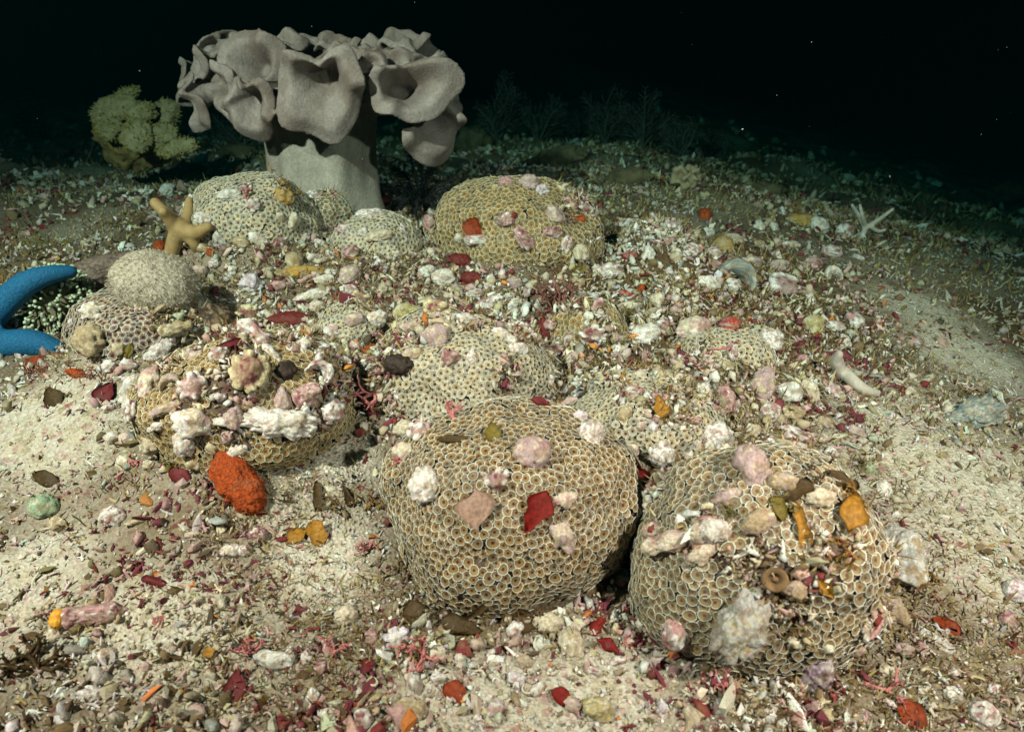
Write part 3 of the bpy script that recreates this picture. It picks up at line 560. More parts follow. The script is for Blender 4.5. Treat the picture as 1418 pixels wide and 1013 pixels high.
T_ = [
 # on and around the rubble-loaded golden colony (left)
 (344, 519, 54, 64, 0, 'knobring', 'YM', 'ring of cream knobs with a maroon middle on the golden colony'),
 (272, 537, 42, 46, 20, 'knobby', 'WP', 'white popcorn-like rubble knob left of the cream knob ring'),
 (269, 585, 56, 44, 0, 'lump', 'W', 'big rounded whitish rubble lump above the orange sponge, left'),
 (257, 612, 30, 40, 10, 'lump', 'W', 'smaller white rubble lump just under the big rounded one'),
 (387, 588, 106, 46, -4, 'craggy', 'W', 'widest white craggy rubble slab on the golden colony'),
 (391, 552, 24, 38, 8, 'cone', 'P', 'mauve horn-shaped rubble standing on the white craggy slab'),
 (423, 548, 40, 36, 15, 'stone', 'PM', 'rose and maroon rubble block right of the mauve horn'),
 (457, 571, 36, 38, 0, 'lump', 'WP', 'pink-speckled round rubble at the right end of the white slab'),
 (324, 579, 28, 34, -10, 'lump', 'P', 'pale pink rubble nub between the big lump and the white slab'),
 (442, 518, 38, 36, -40, 'crescent', 'WP', 'white crescent of rubble with a rosy hollow on the golden colony'),
 (413, 482, 48, 17, 48, 'stack', 'W', 'bright white segmented rubble stick'),
 (354, 467, 62, 32, -42, 'rod', 'WP', 'pinkish bumpy rubble rod above the cream knob ring'),
 (376, 491, 36, 16, -40, 'rod', 'W', 'short white rubble rod between the pinkish rod and the white stick'),
 (221, 486, 56, 30, 32, 'craggy', 'WP', 'white and pink rubble ridge on the upper left of the golden colony'),
 (181, 542, 26, 48, -12, 'lump', 'G', 'pale upright rubble lump on the left edge of the golden colony'),
 (209, 531, 30, 52, 0, 'lump', 'CP', 'tan-pink rubble lump right of the pale upright one'),
 (241, 532, 34, 28, 0, 'crescent', 'TP', 'brown curled rubble beside the white popcorn knob'),
 (230, 567, 50, 20, 24, 'rod', 'TP', 'brown and cream rubble rod above the short white finger'),
 (186, 569, 28, 34, 0, 'knobby', 'WM', 'maroon and white rubble knob at the left foot of the golden colony'),
 (221, 588, 36, 15, 28, 'rod', 'W', 'short white finger of rubble left of the big rounded lump'),
 (211, 616, 32, 30, 0, 'knobby', 'C', 'tan knobbly rubble at the lower left of the golden colony'),
 (344, 438, 36, 28, 0, 'knobby', 'YM', 'cream-knobbed rubble above the pinkish rod'),
 (298, 444, 62, 46, 0, 'craggy', 'K', 'dark craggy rubble right of the mossy domed shell'),
 (242, 455, 46, 22, 12, 'rod', 'T', 'tan mossy rubble under the mossy domed shell'),
 # middle
 (437, 409, 62, 18, 14, 'rod', 'W', 'long bumpy white rubble rod above the dark red sponge'),
 (483, 403, 26, 18, 0, 'lump', 'WP', 'small pink rubble knob right of the long bumpy rod'),
 (486, 383, 32, 28, 0, 'lump', 'P', 'pale pink rounded rubble below the small whitish colony'),
 (451, 389, 32, 17, 5, 'lump', 'W', 'white flat rubble left of the pale pink rounded one'),
 (349, 393, 36, 34, 0, 'knobby', 'L', 'lilac-grey rubble lump below the pale domed colony'),
 (440, 426, 22, 18, 0, 'lump', 'CP', 'small cream rubble under the long bumpy rod'),
 (520, 441, 28, 24, 10, 'stone', 'W', 'white rubble chunk above the little pale colony'),
 (500, 416, 32, 26, 0, 'knobby', 'YM', 'cream popcorn rubble left of the yellow-brown lump'),
 (564, 436, 42, 30, 10, 'lump', 'Y', 'yellow-brown smooth rubble lump in the middle of the reef'),
 (606, 431, 40, 32, 0, 'knobby', 'YM', 'tan popcorn rubble right of the yellow-brown lump'),
 (615, 387, 34, 26, 0, 'stone', 'W', 'white angular rubble below the gap of the far golden colony'),
 (592, 378, 28, 20, 0, 'lump', 'G', 'grey-white rubble left of the white angular one'),
 (640, 446, 48, 23, 4, 'lump', 'W', 'smooth white oval rubble above the rose slab'),
 (605, 471, 40, 40, 25, 'slab', 'P', 'flat rose-brown slab of rubble on the whitish colony', ),
 (568, 455, 30, 20, 0, 'lump', 'P', 'pale pink rubble under the yellow-brown lump'),
 (720, 455, 38, 19, -8, 'lump', 'WP', 'white and pink oval rubble right of the smooth white oval'),
 (698, 465, 40, 16, -25, 'rod', 'W', 'thin white rubble rod slanting below the two ovals'),
 (716, 484, 30, 20, 15, 'stone', 'W', 'white rubble chunk at the right shoulder of the whitish colony'),
 (654, 494, 18, 26, 0, 'cone', 'W', 'little upright white rubble among the whitish polyps'),
 (676, 421, 46, 19, 26, 'rod', 'WP', 'white rubble rod tilted above the white ovals'),
 (642, 425, 20, 14, 0, 'lump', 'PM', 'small rosy rubble left of the tilted white rod'),
 (678, 393, 14, 30, -12, 'rod', 'WM', 'slim white and red rubble splinter below the far golden colony'),
 (658, 408, 26, 16, 0, 'lump', 'WP', 'pinkish rubble under the slim splinter'),
 (713, 426, 20, 26, 0, 'lump', 'G', 'grey-white mottled rubble left of the pale cone'),
 (744, 425, 16, 22, 0, 'cone', 'G', 'small pale grey rubble cone'),
 (764, 487, 34, 19, 0, 'lump', 'PM', 'rose rubble lump at the foot of the dark red finger sponge'),
 (820, 464, 38, 30, 0, 'knobby', 'WM', 'pink and white popcorn rubble on the small golden colony'),
 (492, 513, 30, 24, 0, 'stone', 'M', 'dark maroon rubble left of the black hole lump'),
 (570, 492, 40, 20, 10, 'lump', 'TP', 'brownish rubble around the orange fan-shaped sponge'),
 # far golden colony
 (700, 303, 26, 22, 10, 'stone', 'PM', 'rose rubble square on the upper left of the far golden colony'),
 (767, 299, 30, 25, -15, 'stone', 'P', 'mauve rubble at the top right of the far golden colony'),
 (725, 330, 22, 40, 35, 'rod', 'PM', 'maroon and pink rod standing on the far golden colony'),
 (764, 323, 30, 18, 8, 'lump', 'PM', 'rosy rubble right of the maroon rod on the far golden colony'),
 (783, 339, 15, 28, -20, 'rod', 'WP', 'thin pink finger of rubble on the far golden colony'),
 (801, 350, 28, 26, 0, 'craggy', 'C', 'cream craggy rubble at the right edge of the far golden colony'),
 (663, 333, 42, 18, 0, 'rod', 'WP', 'white and pink rubble on the left flank of the far golden colony'),
 (637, 330, 14, 14, 0, 'lump', 'W', 'small white pebble at the left end of the flank rubble'),
 (732, 256, 32, 26, 0, 'craggy', 'P', 'pink-brown rock crowning the far golden colony'),
 (702, 256, 24, 20, 0, 'craggy', 'PM', 'maroon and white rock left of the crowning rock'),
 (686, 262, 12, 12, 0, 'lump', 'Y', 'small yellowish pebble on the rim of the far golden colony'),
 (750, 264, 22, 16, 0, 'lump', 'L', 'lilac pebble right of the crowning rock'),
 (788, 282, 28, 14, -30, 'rod', 'M', 'maroon rubble rod on the right shoulder of the far golden colony'),
 (808, 290, 22, 20, 0, 'knobby', 'WM', 'small speckled rubble near the right rim of the far golden colony'),
 # toadstool foot
 (515, 299, 46, 18, 2, 'craggy', 'WP', 'flat white and pink rubble on top of the small whitish colony'),
 (478, 319, 24, 17, 0, 'lump', 'WP', 'pink rubble on the left shoulder of the small whitish colony'),
 (502, 322, 14, 13, 0, 'lump', 'W', 'small bright white pebble under the flat pink rubble'),
 (525, 327, 40, 17, 14, 'rod', 'C', 'tan rubble rod across the small whitish colony'),
 (351, 285, 24, 22, 0, 'knobby', 'WP', 'round pink and white rubble ball on the pale domed colony'),
 (318, 271, 34, 18, 15, 'craggy', 'G', 'grey-white rubble near the top of the pale domed colony'),
 (340, 264, 18, 14, 0, 'lump', 'M', 'maroon pebble near the top of the pale domed colony'),
 (283, 303, 26, 20, 0, 'lump', 'W', 'white rubble left of the pale domed colony'),
 (231, 268, 20, 38, -20, 'craggy', 'G', 'tall pale rubble behind the tan finger coral'),
 (268, 265, 13, 15, 0, 'lump', 'Y', 'yellow-white pebble right of the tall pale rubble'),
 (298, 366, 18, 16, 0, 'lump', 'WP', 'pink-white pebble below the tan finger coral'),
 (433, 274, 26, 18, 0, 'lump', 'WP', 'pale pink rubble at the left foot of the toadstool stalk'),
 (393, 274, 30, 22, 0, 'lump', 'OC', 'ochre mossy rubble in front of the toadstool stalk'),
 (130, 433, 34, 28, 0, 'knobby', 'W', 'white knobby rubble left of the mossy domed shell'),
 (100, 447, 10, 12, 0, 'lump', 'L', 'tiny lilac-white ball beside the green-tipped anemone'),
 (152, 508, 22, 20, 0, 'lump', 'WM', 'white and maroon rubble under the plum-centred colony'),
 (128, 472, 46, 52, 20, 'craggy', 'T', 'tan mossy rock at the left end of the plum-centred colony'),
 # front colony
 (585, 600, 40, 40, 0, 'knobby', 'WP', 'pink and white rubble ball on the left shoulder of the front colony'),
 (561, 596, 34, 30, 0, 'craggy', 'C', 'tan rubble behind the pink and white ball'),
 (560, 630, 32, 30, 0, 'stone', 'CP', 'cream rubble block below the pink and white ball'),
 (593, 672, 50, 56, 10, 'craggy', 'W', 'white craggy rubble on the left of the front colony'),
 (688, 666, 34, 36, 0, 'knobby', 'WM', 'little cluster of white knobs in the middle of the front colony'),
 (736, 630, 54, 48, 0, 'spongy', 'P', 'grainy mauve rubble near the top of the front colony'),
 (781, 693, 42, 25, 12, 'fan', 'CP', 'pale shell fragment right of the bright red leaf'),
 (778, 742, 34, 50, 25, 'knobby', 'P', 'knotted mauve rubble below the pale shell fragment'),
 (815, 605, 40, 48, -30, 'craggy', 'WP', 'white and pink encrusted rubble on the right shoulder of the front colony'),
 (803, 578, 22, 18, 0, 'lump', 'L', 'lilac pebble above the encrusted shoulder rubble'),
 (915, 627, 40, 44, -25, 'craggy', 'WM', 'white and maroon rubble above the red leaf between the front colonies'),
 (874, 622, 24, 22, 0, 'lump', 'CP', 'small cream rubble left of the white and maroon one'),
 (987, 603, 52, 50, 10, 'craggy', 'WP', 'pink-mottled white rubble on top of the olive colony'),
 (960, 616, 26, 20, 0, 'lump', 'W', 'white rubble left of the pink-mottled one'),
 # olive colony
 (1040, 648, 52, 66, 0, 'craggy', 'P', 'tall mauve-tan rock leaning on the olive colony'),
 (946, 745, 126, 34, 12, 'rod', 'CP', 'long cream encrusted rod lying across the olive colony'),
 (991, 734, 46, 38, 20, 'craggy', 'W', 'bright white rubble at the right end of the long cream rod'),
 (974, 766, 54, 28, 35, 'craggy', 'CP', 'pinkish rubble under the long cream rod'),
 (1048, 722, 50, 34, 20, 'spongy', 'TP', 'brown-pink fuzzy rubble right of the bright white one'),
 (1026, 866, 74, 118, -24, 'craggy', 'GY', 'largest grey and yellow craggy rock on the olive colony'),
 (1131, 925, 40, 92, -4, 'rod', 'PU', 'dark purple upright rod at the foot of the olive colony'),
 (1240, 780, 78, 92, 0, 'stone', 'G', 'big angular white rock at the right side of the olive colony'),
 (936, 876, 40, 48, 0, 'shell', 'WP', 'round pink disc with a white rim left of the grey craggy rock'),
 (1230, 848, 44, 62, 10, 'craggy', 'TP', 'red-brown mossy rock under the big angular white one'),
 (1197, 868, 22, 40, 0, 'knobby', 'W', 'white knobs at the lower right of the olive colony'),
 (1100, 602, 56, 22, -22, 'rod', 'WM', 'white and maroon streaked rod above the olive colony'),
 (1150, 627, 18, 18, 0, 'lump', 'WP', 'pink-white pebble right of the streaked rod'),
 (1223, 680, 20, 40, -8, 'rod', 'W', 'upright white rubble on the sand right of the olive colony'),
 (1241, 714, 13, 12, 0, 'lump', 'W', 'tiny white ball above the big angular white rock'),
 (1203, 650, 18, 22, 0, 'lump', 'OL' if False else 'N', 'greenish pebble above the upright white rubble'),
 (1008, 690, 46, 26, 20, 'craggy', 'P', 'mauve crust between the tall rock and the long cream rod'),
 (1085, 668, 44, 28, -10, 'spongy', 'TP', 'brown-pink fuzzy crust on the top right of the olive colony'),
 (1135, 690, 42, 30, 10, 'craggy', 'C', 'cream crust above the broad amber leaf'),
 (1098, 815, 36, 30, 0, 'craggy', 'TP', 'brownish crust above the cream tangle'),
 (905, 735, 36, 26, 0, 'lump', 'CP', 'cream-pink knob at the left end of the long rod'),
 # right-hand rubble
 (973, 548, 30, 30, 0, 'knobby', 'W', 'round white rubble left of the maroon lump on the right'),
 (1003, 556, 32, 44, 0, 'lump', 'PM', 'maroon-pink lump right of the round white rubble'),
 (1055, 532, 34, 50, -12, 'lump', 'P', 'tall mauve lump left of the grey-white pebble'),
 (1088, 545, 44, 30, 0, 'stone', 'G', 'grey-white pebble between two upright lumps on the right'),
 (1120, 544, 28, 42, 0, 'lump', 'C', 'upright cream lump right of the grey-white pebble'),
 (1067, 571, 30, 28, 0, 'shell', 'WP', 'pink disc with white rim under the grey-white pebble'),
 (1095, 572, 36, 24, 0, 'craggy', 'T', 'tan rubble under the grey-white pebble'),
 (1140, 586, 24, 20, 0, 'lump', 'TP', 'brownish pebble right of the tan rubble'),
 (1064, 474, 34, 36, 0, 'craggy', 'WP', 'pale heart-shaped rubble above the tall mauve lump'),
 (962, 458, 52, 36, 15, 'lump', 'CP', 'pale rubble lump with a red fleck above the pale patch'),
 (978, 395, 38, 24, -15, 'craggy', 'W', 'white rubble left of the grey-blue shell arc'),
 (912, 418, 24, 26, 10, 'fan', 'C', 'small tan fan-shaped rubble'),
 (891, 467, 52, 32, 20, 'craggy', 'W', 'white rubble right of the pink and white popcorn'),
 (878, 425, 46, 14, -8, 'rod', 'C', 'cream bumpy rod left of the small tan fan'),
 (875, 411, 38, 11, -25, 'rod', 'R', 'thin dark red rod above the cream bumpy rod'),
 (922, 453, 26, 26, 0, 'knobby', 'WM', 'white and maroon knob below the small tan fan'),
 (1010, 453, 34, 26, 0, 'spongy', 'R', 'dark red spongy lump above the pale patch'),
 (1081, 399, 46, 36, -30, 'knobby', 'WM', 'white popcorn rubble right of the grey-blue shell arc'),
 (1095, 340, 26, 13, -10, 'lump', 'W', 'white flat pebble below the brown dome'),
 (1071, 316, 13, 17, 0, 'lump', 'W', 'white pebble left of the brown dome'),
 (1152, 383, 24, 28, 0, 'crescent', 'W', 'white crescent pebble right of the popcorn rubble'),
 (1123, 416, 11, 22, 10, 'rod', 'W', 'slim white splinter under the white crescent'),
 (900, 352, 16, 24, 8, 'lump', 'G', 'grey-white finger on the drab colony'),
 (873, 354, 20, 13, 0, 'lump', 'R', 'red rubble left of the grey-white finger'),
 (915, 311, 13, 15, 0, 'lump', 'L', 'lilac pebble above the drab colony'),
 (932, 316, 26, 26, 0, 'knobby', 'WM', 'speckled white rubble above the drab colony'),
 (920, 335, 32, 11, 8, 'slab', 'PM', 'thin pink-red chip on the drab colony'),
 (949, 316, 15, 14, 0, 'stone', 'M', 'maroon pebble right of the speckled white rubble'),
 (870, 311, 34, 14, 10, 'rod', 'WP', 'white and pink rubble left of the lilac pebble'),
 (1037, 367, 36, 22, 0, 'lump', 'P', 'mauve rubble right of the ochre sponge'),
 (1078, 370, 28, 19, 0, 'lump', 'P', 'pink rubble below the white flat pebble'),
 (843, 377, 40, 24, 0, 'lump', 'WP', 'white and rose lump at the right foot of the far golden colony'),
 (1125, 453, 30, 32, 0, 'lump', 'Y', 'yellowish lump on the right-hand rubble slope'),
 (1170, 474, 12, 28, 12, 'rod', 'W', 'slim white finger on the right-hand rubble slope'),
 (958, 348, 24, 20, 0, 'lump', 'WP', 'pink-white rubble left of the ochre sponge'),
 (1000, 416, 22, 20, 0, 'crescent', 'L', 'lilac curled rubble under the white rubble by the shell arc'),
 (1345, 578, 80, 50, 15, 'craggy', 'B', 'blue-grey rock on the right-hand sand'),
 (1378, 574, 26, 26, 0, 'lump', 'G', 'grey-white pebble beside the blue-grey rock'),
 # lower left
 (62, 703, 40, 36, 20, 'lump', 'N', 'greenish pale pebble on the left sand'),
 (82, 728, 26, 24, 0, 'stone', 'T', 'tan pebble under the greenish pale one'),
 (159, 716, 38, 32, 0, 'lump', 'WP', 'mottled pink-white pebble right of the tan pebble'),
 (193, 721, 40, 10, 18, 'rod', 'T', 'flat tan stick on the left sand'),
 (318, 763, 26, 20, 0, 'lump', 'W', 'white pebble left of the maroon disc'),
 (339, 762, 22, 18, 0, 'lump', 'WP', 'rosy pebble touching the maroon disc'),
 (356, 742, 26, 26, 20, 'lump', 'M', 'dark maroon disc below the orange sponge'),
 (379, 915, 58, 30, 6, 'stone', 'G', 'white angular stone near the bottom, left of centre'),
 (150, 905, 24, 18, 0, 'lump', 'TP', 'grey-brown pebble below the yellow-tipped piece'),
 (124, 963, 36, 24, 0, 'craggy', 'WP', 'pink-mottled white rubble in the lower left corner'),
 (73, 884, 20, 28, 0, 'lump', 'C', 'cream pebble left of the yellow-tipped piece'),
 # bottom centre
 (548, 885, 36, 32, 0, 'knobby', 'L', 'lilac knobby pebble below the front colony, left'),
 (792, 892, 36, 46, 20, 'shell', 'C', 'round tan shell below the front colony'),
 (716, 941, 28, 20, -15, 'slab', 'L', 'lilac chip on the bottom sand'),
 (726, 917, 24, 20, 0, 'lump', 'TP', 'brownish disc above the lilac chip'),
 (916, 981, 18, 28, 0, 'slab', 'L', 'bluish white chip at the bottom edge'),
 (567, 984, 46, 32, 0, 'lump', 'T', 'flat tan stone at the bottom edge'),
 (828, 984, 46, 34, 0, 'slab', 'Y', 'yellowish flat disc at the bottom edge'),
 (763, 864, 40, 30, 0, 'craggy', 'C', 'cream rubble under the right half of the front colony'),
 (604, 905, 28, 22, 0, 'lump', 'C', 'cream pebble right of the lilac knobby one'),
 (480, 853, 34, 30, 0, 'craggy', 'CP', 'pinkish rubble at the lower left of the front colony'),
 # right bottom
 (1226, 929, 22, 20, 0, 'lump', 'C', 'cream ball right of the purple rod'),
 (1360, 990, 40, 40, 0, 'shell', 'WP', 'pale disc in the lower right corner'),
 (1318, 962, 26, 22, 0, 'lump', 'G', 'white pebble left of the pale corner disc'),
 (1405, 820, 36, 34, 0, 'lump', 'L', 'pale lilac pebble at the right edge'),
 (1250, 900, 28, 20, 0, 'craggy', 'P', 'mauve rubble above the cream ball'),
]
for row in T_: rub(*row)
# smaller bits packed between the big ones
WORDS = {'W': 'white', 'WP': 'pink-mottled white', 'WM': 'white and maroon', 'C': 'cream', 'P': 'mauve', 'PM': 'rose', 'T': 'tan', 'M': 'maroon', 'G': 'grey-white'}
SPOTS = [('in the rubble below the toadstool stalk', 250, 600, 300, 420, 26), ('in the heap between the colonies in the middle', 440, 860, 380, 500, 34), ('on the right-hand rubble slope', 850, 1190, 310, 620, 44), ('around the left foot of the golden colony', 150, 340, 470, 650, 20), ('on the bottom rubble below the front colony', 420, 900, 860, 1000, 26), ('in the lower right rubble', 1180, 1400, 850, 1000, 12)]
rz = np.random.default_rng(77); USED = set()
def bit_label(col, x, y):
    for r in sorted(T_, key=lambda r: (r[0] - x) ** 2 + (r[1] - y) ** 2)[:25]:
        if len(r[7].split()) > 9: continue
        dx, dy = x - r[0], y - r[1]; side = ('right of' if dx > 0 else 'left of') if abs(dx) > abs(dy) else ('below' if dy > 0 else 'above')
        t = 'small ' + col + ' bit ' + side + ' the ' + r[7]
        if t not in USED and len(t.split()) <= 16: USED.add(t); return t
    return 'small ' + col + ' coral bit in the rubble'
for zone, xa, xb, ya, yb, cnt in SPOTS:
    got_ = 0; tries = 0
    while got_ < cnt and tries < 900:
        tries += 1; x, y = rz.uniform(xa, xb), rz.uniform(ya, yb)
        if any((x - a) ** 2 + (y - b_) ** 2 < (w_ * .5 + 11) ** 2 for a, b_, w_ in PLACED): continue
        if ((x - 712) / 172) ** 2 + ((y - 695) / 148) ** 2 < 1 or ((x - 1048) / 165) ** 2 + ((y - 776) / 160) ** 2 < 1: continue
        pal = rz.choice(list(WORDS), p=[.12, .16, .13, .12, .12, .12, .12, .07, .04]); kd_ = rz.choice(['lump', 'knobby', 'craggy', 'rod', 'stone'], p=[.24, .22, .24, .18, .12]); w = rz.uniform(14, 30); got_ += 1
        put('coral_bit', 'coral fragment', x, y, w, w * rz.uniform(.5, .95), rz.uniform(-80, 80), kd_, pal, bit_label(WORDS[pal], x, y), 'small coral bits ' + zone, sub=2)
# ------------------------------------------------------------------ living things other than zoanthids
def basis(x, y, rot=0, face=.9, dn=None):
    p, n = hit(x, y); s = ((p - CAM) @ F3) / FPX; v = unit(CAM - p); ez = unit(n + face * v); return p, n, s, frame(ez, rot=rot)
# sponges and the like with one body
M_sp_or = mat_plain('orange_sponge', (.15, .018, .003), (.56, .095, .010), 480, .75, .003, 1.0); _nt = M_sp_or.node_tree; _b = _nt.nodes['Principled BSDF']; _c = _b.inputs['Base Color'].links[0].from_socket; _t = tex(_nt, 'ShaderNodeTexNoise', 55, 5, rough=.7); _nt.links.new(mixc(_nt, 'MIX', ramp(_nt, [(.54, (0, 0, 0)), (.72, (.75,) * 3)], _t.outputs[0]), _c, (.30, .17, .09)), _b.inputs['Base Color'])
M_sp_rd = mat_plain('red_sponge', (.06, .008, .007), (.18, .022, .017), 300, .6, .0015, .8)
M_sp_dk = mat_plain('dark_sponge_and_hole', (.012, .008, .006), (.05, .03, .02), 200, .7, .001, .6)
M_sp_br = mat_plain('purple_brown_sponge', (.085, .055, .05), (.26, .19, .15), 240, .8, .0022, .9)
M_moss = mat_plain('mossy_shell', (.26, .215, .145), (.56, .50, .41), 260, .9, .003, 1.0, detail=8)
put('orange_sponge', 'sponge', 334, 672, 58, 116, 36, 'spongy', 'O', 'bright orange grainy sponge lying in front of the golden colony', mat=M_sp_or, th=.9, sink=.15)
ms = put('mossy_shell', 'shell', 215, 402, 114, 98, 12, 'dome', 'C', 'large mossy domed shell covered in fuzz on the plum-centred colony', mat=M_moss, th=.75, sink=.25)
hv = np.empty(len(ms.data.vertices) * 3, np.float32); ms.data.vertices.foreach_get('co', hv); hv = hv.reshape(-1, 3).astype(float)[rng.integers(0, len(ms.data.vertices), 2600)]
hn = hv / np.linalg.norm(hv, axis=1)[:, None]; he = hn * .9 + np.array([0, -.2, -.35]) + rng.normal(0, .25, hv.shape); hs = np.cross(he, rng.normal(size=hv.shape)); hs /= np.linalg.norm(hs, axis=1)[:, None]
hl = rng.uniform(.002, .0055, (len(hv), 1)); HV = np.stack([hv - hs * .0004, hv + hs * .0004, hv + he * hl], 1).reshape(-1, 3)
link('fuzz', mesh('fuzz', HV, np.arange(len(HV)).reshape(-1, 3), M_grav, np.repeat(np.array([[.30, .25, .16], [.5, .45, .36], [.2, .15, .08]])[rng.integers(0, 3, len(hv))], 3, 0)), ms, kind='stuff')
put('brown_sponge', 'sponge', 150, 386, 136, 44, 30, 'spongy', 'BR', 'long purple-brown sponge behind the mossy domed shell', mat=M_sp_br, th=1.0, sink=.1)
put('red_sponge', 'sponge', 402, 444, 64, 25, 2, 'spongy', 'R', 'dark red sponge above the white segmented stick', mat=M_sp_rd)
put('finger_sponge', 'sponge', 757, 458, 19, 44, 4, 'rod', 'R', 'dark red finger sponge beside the small golden colony', mat=M_sp_rd, sink=.1)
put('hole_shade_lump', 'sponge', 552, 505, 46, 32, -15, 'craggy', 'K', 'black lump painted as the dark of a hole, left of the whitish colony', mat=M_sp_dk)  # solid lump, its black colour stands for the shade inside a hole
put('black_sponge', 'sponge', 396, 516, 30, 30, 0, 'lump', 'K', 'small black sponge under the white segmented stick', mat=M_sp_dk)
put('orange_fan_sponge', 'sponge', 514, 487, 26, 20, 30, 'fan', 'O', 'small orange fan-shaped sponge left of the rose slab', mat=M_sp_or)
put('ochre_sponge', 'sponge', 420, 379, 84, 20, 6, 'spongy', 'OC', 'ochre-orange encrusting sponge strip below the pale domed colony')
put('ochre_sponge', 'sponge', 1000, 346, 34, 32, 0, 'spongy', 'OC', 'ochre sponge clump above the grey-blue shell arc')
put('orange_sponge', 'sponge', 222, 345, 17, 26, 0, 'spongy', 'O', 'small orange sponge at the foot of the tan finger coral', mat=M_sp_or)
put('orange_sponge', 'sponge', 292, 350, 12, 12, 0, 'spongy', 'O', 'tiny orange sponge right of the tan finger coral', mat=M_sp_or)
put('orange_sponge', 'sponge', 976, 300, 18, 22, 0, 'spongy', 'O', 'orange-red sponge on the far right-hand rubble', mat=M_sp_or)
put('orange_sponge', 'sponge', 801, 304, 20, 11, 10, 'rod', 'O', 'orange sponge streak on the far golden colony', mat=M_sp_or)
put('orange_sponge', 'sponge', 895, 306, 22, 10, 0, 'crescent', 'O', 'orange sponge arc left of the lilac pebble', mat=M_sp_or)
put('orange_sponge', 'sponge', 888, 402, 14, 18, 0, 'spongy', 'O', 'orange sponge dab left of the tan fan', mat=M_sp_or)
put('orange_sponge', 'sponge', 1047, 729, 18, 13, 0, 'spongy', 'O', 'red-orange sponge dab on the olive colony', mat=M_sp_or)
put('orange_sponge', 'sponge', 106, 518, 30, 15, -10, 'spongy', 'O', 'red-orange sponge beside the blue sea star arm', mat=M_sp_or)
put('red_sponge', 'sponge', 655, 386, 34, 22, -10, 'spongy', 'R', 'dark red sponge below the far golden colony', mat=M_sp_rd)
put('red_sponge', 'sponge', 639, 362, 32, 20, -20, 'spongy', 'R', 'red-brown cup sponge under the left edge of the far golden colony', mat=M_sp_rd)
put('shell_arc', 'shell', 1017, 385, 58, 46, -20, 'crescent', 'B', 'grey-blue worn shell arc in the right-hand rubble')
put('grey_shell', 'shell', 1294, 887, 56, 20, -42, 'slab', 'G', 'grey translucent shell blade on the lower right sand', th=.25)
put('brown_dome', 'rock', 1111, 309, 48, 26, -8, 'lump', 'OC', 'brown dome with a pink middle at the far end of the rubble')
M_tip = mat_plain('yellow_tip', (.55, .20, .01), (.85, .45, .05), 300, .6, .001, .5)
o = thing('rubble_finger', 'maroon crusty finger with a yellow-orange tip on the left sand', 'coral fragment', hit(128, 856)[0])
pp, nn_, ss, AA = basis(128, 856, 14)
V, F, low = piece('rod', 903, 4, (2.6, 1, .9)); V = fit(V, 92 * ss, 36 * ss, 32 * ss); c = paint(V, 'PM', 900, freq=7); V = V + unit([0, 0, 1]) * 0
link('finger', mesh('finger', V @ AA.T + AA[:, 2] * 8 * ss, F, M_rub, c), o)
V, F, low = piece('spongy', 901, 3); V = fit(V, 22 * ss, 28 * ss, 24 * ss); link('tip', mesh('tip', V @ AA.T + AA @ np.array([-40 * ss, 0, 9 * ss]), F, M_tip, c[:len(V)] * 0 + .5), o)
# brown siphon on the olive colony
M_siph = mat_plain('siphon', (.10, .055, .022), (.24, .15, .07), 120, .8, .001, .4)
p, n, s_, A = basis(1072, 800, 0, .8)
prof = [(10 * s_, -8 * s_), (13 * s_, 4 * s_), (16 * s_, 11 * s_), (17.5 * s_, 15 * s_), (17 * s_, 18 * s_), (14 * s_, 18.5 * s_), (10 * s_, 16 * s_), (5 * s_, 12 * s_)]
V, F = lathe(prof, np.zeros(3), 24, .12, 3.0); link('brown_siphon', mesh('siphon', V @ A.T, F, M_siph), loc=p, label='soft brown siphon opening in the middle of the olive colony', category='sea squirt')

